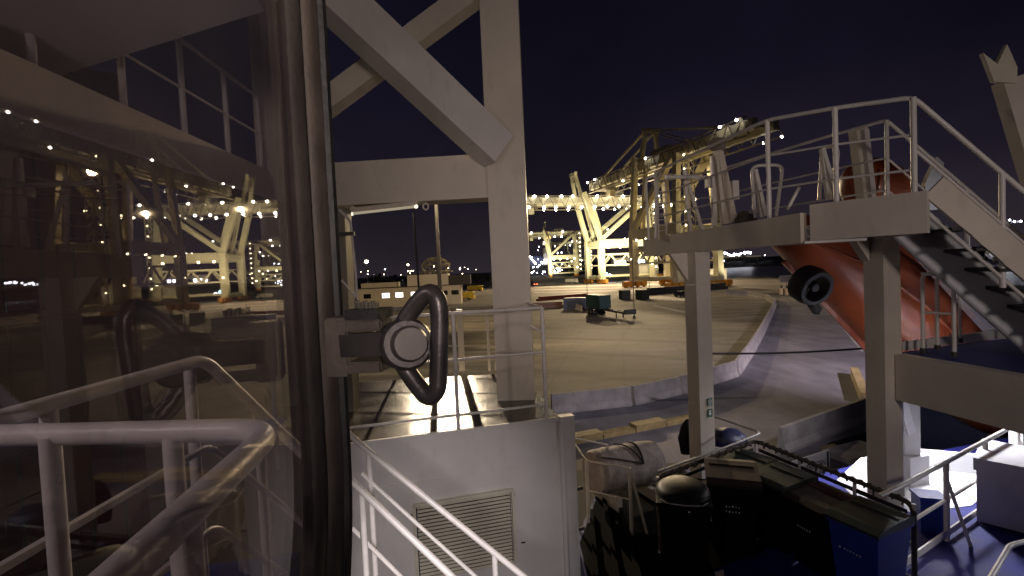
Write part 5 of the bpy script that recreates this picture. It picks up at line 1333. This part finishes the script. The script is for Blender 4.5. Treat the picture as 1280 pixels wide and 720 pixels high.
# far shore: terminal lamps, lit sheds and a lit gantry crane
sp_ = []
for k in range(15): sp_.append((892 + k * 2.4 + rr.uniform(-1, 1), 317.5 + rr.uniform(-1.5, 2.0), 1.9))
sp_ += [(931, 316, 2.8), (935, 315.6, 2.4), (938, 316, 2.2), (886, 323.5, 1.5), (894, 324, 1.6), (930, 335, 1.5), (905, 326, .9), (920, 324, .9), (948, 320, .9), (956, 319, .8)]
for (px, py, r_) in sp_:
    p = P(px, py, 955); t = thing('shore_lamp', 'small white lamp among the cluster on the far shore across the water', 'lamp post', V((p.x, p.y, 2)), 'lamps on the far shore')
    emit('pole', cyl(nb(), (p.x, p.y, 1), p, .5, seg=6), 'steel', t); emit('lamp', ball(nb(), p, r_, 1), 'e_cool', t)
for k, (px, py, w, lab) in enumerate(((912, 321.5, 60, 'long low pale shed under the far shore lamps'), (942, 320.5, 36, 'short bright shed right of the far shore lamps'))):
    p = P(px, py, 945); t = thing('shore_shed', lab, 'shed', V((p.x, p.y, 2))); emit('wall', box(nb(), (p.x, p.y + 5, p.z - 2), (w, 10, 6)), 'wall_white', t); emit('roof', box(nb(), (p.x, p.y + 5, p.z + 1.3), (w + 2, 11, .6)), 'wall_pale', t)
    emit('light_strip', box(nb(), (p.x, p.y - .2, p.z + .4), (w * .8, .2, .5)), 'e_strip', t)
a0_, a1_ = P(1232, 305, 420), P(1262, 300, 420)
fg = thing('shore_gantry', 'dark far gantry outlined by two strings of white lamps beyond the stair', 'gantry', V((a0_.x, 420, 0)))
for p in (a0_, a1_): emit('leg', bar(nb(), V((p.x, p.y, -3)), V((p.x, p.y, p.z + 18)), 1.6, 1.6), 'hull_dark', fg)
zt_ = P(1240, 281, 420).z; emit('beam', bar(nb(), (a0_.x - 6, 420, zt_), (a1_.x + 26, 420, zt_ + 3), 1.6, 2.0), 'hull_dark', fg)
for k in range(6): emit('lamp', ball(nb(), P(1231.5 + .2 * k, 281.5 + k * 4, 418), .75, 1), 'e_cool', fg)
for k in range(5): emit('lamp', ball(nb(), P(1261 + .1 * k, 285 + k * 4, 418), .75, 1), 'e_cool', fg)
for px, py in ((1237, 281), (1254, 279.5), (1262, 275), (1268, 277), (1276, 276.5), (1227, 294)): emit('lamp', ball(nb(), P(px, py, 418), .8, 1), 'e_cool', fg)
# specks of town light along the left horizon (each lamp its own small post)
for k in range(26):
    px = rr.uniform(448, 606) if k < 16 else rr.uniform(656, 690); p = P(px, YH(px) - rr.uniform(1, 9), 900)
    t = thing('town_lamp', 'tiny warm lamp among those scattered along the far horizon behind the quay', 'lamp post', V((p.x, p.y, 0)), 'tiny lamps along the far horizon')
    emit('pole', cyl(nb(), (p.x, p.y, 0), p, .3, seg=6), 'steel', t); emit('lamp', ball(nb(), p, rr.uniform(.5, 1.0), 1), 'e_warm' if rr.random() < .7 else 'e_cool', t)

# ------------------------------------------------------------------ sky and light
w = bpy.data.worlds.new('World'); sc.world = w; w.use_nodes = True
nt = w.node_tree; N = nt.nodes.new; L = nt.links.new
bg = nt.nodes['Background']
tc = N('ShaderNodeTexCoord'); sx = N('ShaderNodeSeparateXYZ'); L(tc.outputs['Generated'], sx.inputs[0])
rp_ = N('ShaderNodeValToRGB'); cr_ = rp_.color_ramp
cr_.elements[0].position = 0.0; cr_.elements[0].color = (0.050, 0.038, 0.050, 1)
cr_.elements[1].position = 0.62; cr_.elements[1].color = (0.0036, 0.0034, 0.0088, 1)
for pos, c in ((0.06, (0.038, 0.029, 0.041)), (0.16, (0.021, 0.0165, 0.030)), (0.32, (0.0100, 0.0086, 0.019))):
    e = cr_.elements.new(pos); e.color = (*c, 1)
L(sx.outputs['Z'], rp_.inputs['Fac'])
nz_ = N('ShaderNodeTexNoise'); nz_.inputs['Scale'].default_value = 2.2; nz_.inputs['Detail'].default_value = 5; L(tc.outputs['Generated'], nz_.inputs['Vector'])
mr = N('ShaderNodeMapRange'); mr.inputs['From Min'].default_value = .3; mr.inputs['From Max'].default_value = .7; mr.inputs['To Min'].default_value = .62; mr.inputs['To Max'].default_value = 1.35
L(nz_.outputs['Fac'], mr.inputs['Value'])
mm = N('ShaderNodeMix'); mm.data_type = 'RGBA'; mm.blend_type = 'MULTIPLY'; mm.inputs['Factor'].default_value = 1
L(rp_.outputs['Color'], mm.inputs['A']); L(mr.outputs['Result'], mm.inputs['B'])
sky = N('ShaderNodeTexSky'); sky.sky_type = 'NISHITA'; sky.sun_disc = False
sky.sun_elevation = math.radians(-5); sky.sun_rotation = math.radians(200)
sv = N('ShaderNodeMix'); sv.data_type = 'RGBA'; sv.blend_type = 'ADD'; sv.inputs['Factor'].default_value = 0.02
L(mm.outputs['Result'], sv.inputs['A']); L(sky.outputs['Color'], sv.inputs['B'])
L(sv.outputs['Result'], bg.inputs['Color']); bg.inputs['Strength'].default_value = 0.58

def lamp(kind, loc, target, power, col, size=.3, spot=None, blend=.5, name='lamp_light', rx=None):
    l = bpy.data.lights.new(name, kind); l.energy = power; l.color = col
    if kind == 'SPOT': l.spot_size = math.radians(spot); l.spot_blend = blend; l.shadow_soft_size = size
    elif kind == 'POINT': l.shadow_soft_size = size
    elif kind == 'AREA': l.shape = 'RECTANGLE' if rx else 'DISK'; l.size = size; l.size_y = rx or size
    elif kind == 'SUN': l.angle = size
    o = bpy.data.objects.new(name, l); COL.objects.link(o); o.location = V(loc)
    o.rotation_euler = (V(target) - V(loc)).to_track_quat('-Z', 'Y').to_euler()
    return o
WARM = (1.0, .74, .42); AMB = (1.0, .80, .55); COOL = (.93, .90, 1.0); PINK = (1.0, .86, .80)
sheet('bridge_deck', [(-3.5, -6), (12, -6), (12, .22), (-.3, .22), (-3.5, .22)], 8.96, 'deck_grey', .3)
lamp('SUN', (0, 0, 50), (20, 40, 0), .010, (.8, .82, 1), .02, name='ambient_sun')  # weak sun lamp added as broad ambient fill, no visible source
# the flood pole behind the crossbeam: lights the roof and the pad
flp = lvl(fb_, ft.z) + V((0, -.6, .1))
lamp('SPOT', flp, (8, 30, 0), 6500, AMB, .25, 150, .6, 'flood_light')
lamp('SPOT', flp, (-.2, 7, 7.5), 60000, AMB, .25, 10, .8, 'flood_light')
# yard floods on the cranes and masts
for loc, tgt, pw in (((40, 262, 44), (30, 215, 0), 330000), ((10, 268, 44), (0, 225, 0), 300000), ((78, 262, 42), (70, 225, 0), 280000), ((70, 190, 46), (60, 150, 0), 36000)):
    lamp('SPOT', loc, tgt, pw, WARM, 1.0, 130, .7, 'yard_flood')
lamp('SPOT', flp + V((0, 1.0, 0)), (-20, 165, 3), 85000, WARM, .25, 80, .7, 'flood_light')
lamp('SPOT', flp + V((.5, 0, 0)), (12, 72, 0), 15000, WARM, .25, 85, .8, 'flood_light')
# floods washing the crane steel from the quay; the last is added to brighten the kiosk
for loc, tgt, pw in (((30, 250, 3), (44, 275, 40), 130000), ((70, 252, 3), (60, 275, 40), 100000), ((52, 236, 12), (55, 275, 25), 90000), ((85, 180, 3), (70, 200, 45), 9000), ((30, 530, 4), (60, 560, 40), 260000), ((104, 238, 20), (104, 272, 2), 40000)):
    lamp('SPOT', loc, tgt, pw, (1.0, .88, .58), .8, 110, .8, 'crane_kiosk_flood')
# ship lights behind the camera: warm over the gantry, cool over the road; plus a few added fills
lamp('SPOT', (.6, -2.6, 9.9), (0.1, 6.5, 11.9), 430, (1.0, .83, .76), .35, 56, .5, 'deck_light')
lamp('SPOT', (4.5, -1.5, 9.6), (3.9, 6.6, 10.0), 310, (1.0, .85, .80), .25, 75, .8, 'deck_light')
lamp('SPOT', (.2, .32, 8.8), (-.9, 5.2, 6.4), 460, (1.0, .92, .94), .2, 42, .9, 'deck_light')
lamp('POINT', (1.3, -.8, 9.9), (0, 0, 0), 1.2, (1, .82, .70), .1, name='deck_light')  # added fill that brightens the window frame, no fixture here
lamp('SPOT', (-2.6, -1.0, 11.0), (-1.3, 1.6, 9.2), 125, (1.0, .85, .82), .2, 100, .9, 'deck_light')  # added spot that brightens the rails behind the glass
lamp('SPOT', (34, 5, 20), (33, 58, 0), 98000, (.95, .82, 1.0), .3, 58, .8, 'ship_flood')
lamp('SPOT', (12, 5, 17), (9, 34, .6), 11500, (.95, .86, 1.0), .3, 40, .9, 'ship_flood')
lamp('SPOT', (34, 5, 20), (60, 128, 1), 110000, (1.0, .88, .75), .3, 15, .8, 'ship_flood')
lamp('SPOT', (-3.6, 2.0, 13.0), (-9.5, 13, 8.5), 130, PINK, .2, 70, .8, 'deck_light')  # added spot to lift the dark container stack
lamp('SPOT', (-2.2, -.8, 9.7), (-2.4, 4.2, 10.9), 60, (1, .86, .84), .2, 60, .8, 'deck_light')  # added upward spot to brighten the overhead walkway girder
# white lamp under the landing
lamp('AREA', (6.7, 8.2, 7.75), (6.6, 8.2, 5.7), 230, (.95, .95, 1.0), .5, name='landing_light')
lamp('SPOT', (9.3, 5.2, 7.7), (5.3, 5.0, 5.7), 340, (.95, .93, 1.0), .2, 46, .9, 'landing_light')
lamp('SPOT', (8.2, 7.2, 9.6), (5.6, 8.2, 9.4), 32, (.95, .95, 1.0), .2, 120, .8, 'landing_light')
lamp('AREA', lerp(l0, l1, .5) - V((0, 0, .05)), lerp(l0, l1, .5) - V((0, 0, 3)), 3, AMB, .8, name='tube_light', rx=.08)

# ------------------------------------------------------------------ camera and render settings
cam = bpy.data.cameras.new('Camera'); cam.sensor_width = 36; cam.lens = 36 * FPX / 1280
cam.clip_start = .01; cam.clip_end = 8000
co = bpy.data.objects.new('Camera', cam); COL.objects.link(co)
mw = Matrix((( _RT.x, _UP.x, -_F.x, EYE.x), (_RT.y, _UP.y, -_F.y, EYE.y), (_RT.z, _UP.z, -_F.z, EYE.z), (0, 0, 0, 1)))
co.matrix_world = mw; sc.camera = co
sc.render.engine = 'CYCLES'
sc.cycles.use_denoising = True
sc.cycles.use_adaptive_sampling = True; sc.cycles.adaptive_threshold = .02
sc.cycles.max_bounces = 6; sc.cycles.diffuse_bounces = 3; sc.cycles.glossy_bounces = 4; sc.cycles.transparent_max_bounces = 12
sc.cycles.sample_clamp_indirect = 4.0; sc.cycles.caustics_reflective = False; sc.cycles.caustics_refractive = False
sc.view_settings.view_transform = 'Standard'; sc.view_settings.look = 'None'
sc.view_settings.exposure = 0.0; sc.view_settings.gamma = 1.0
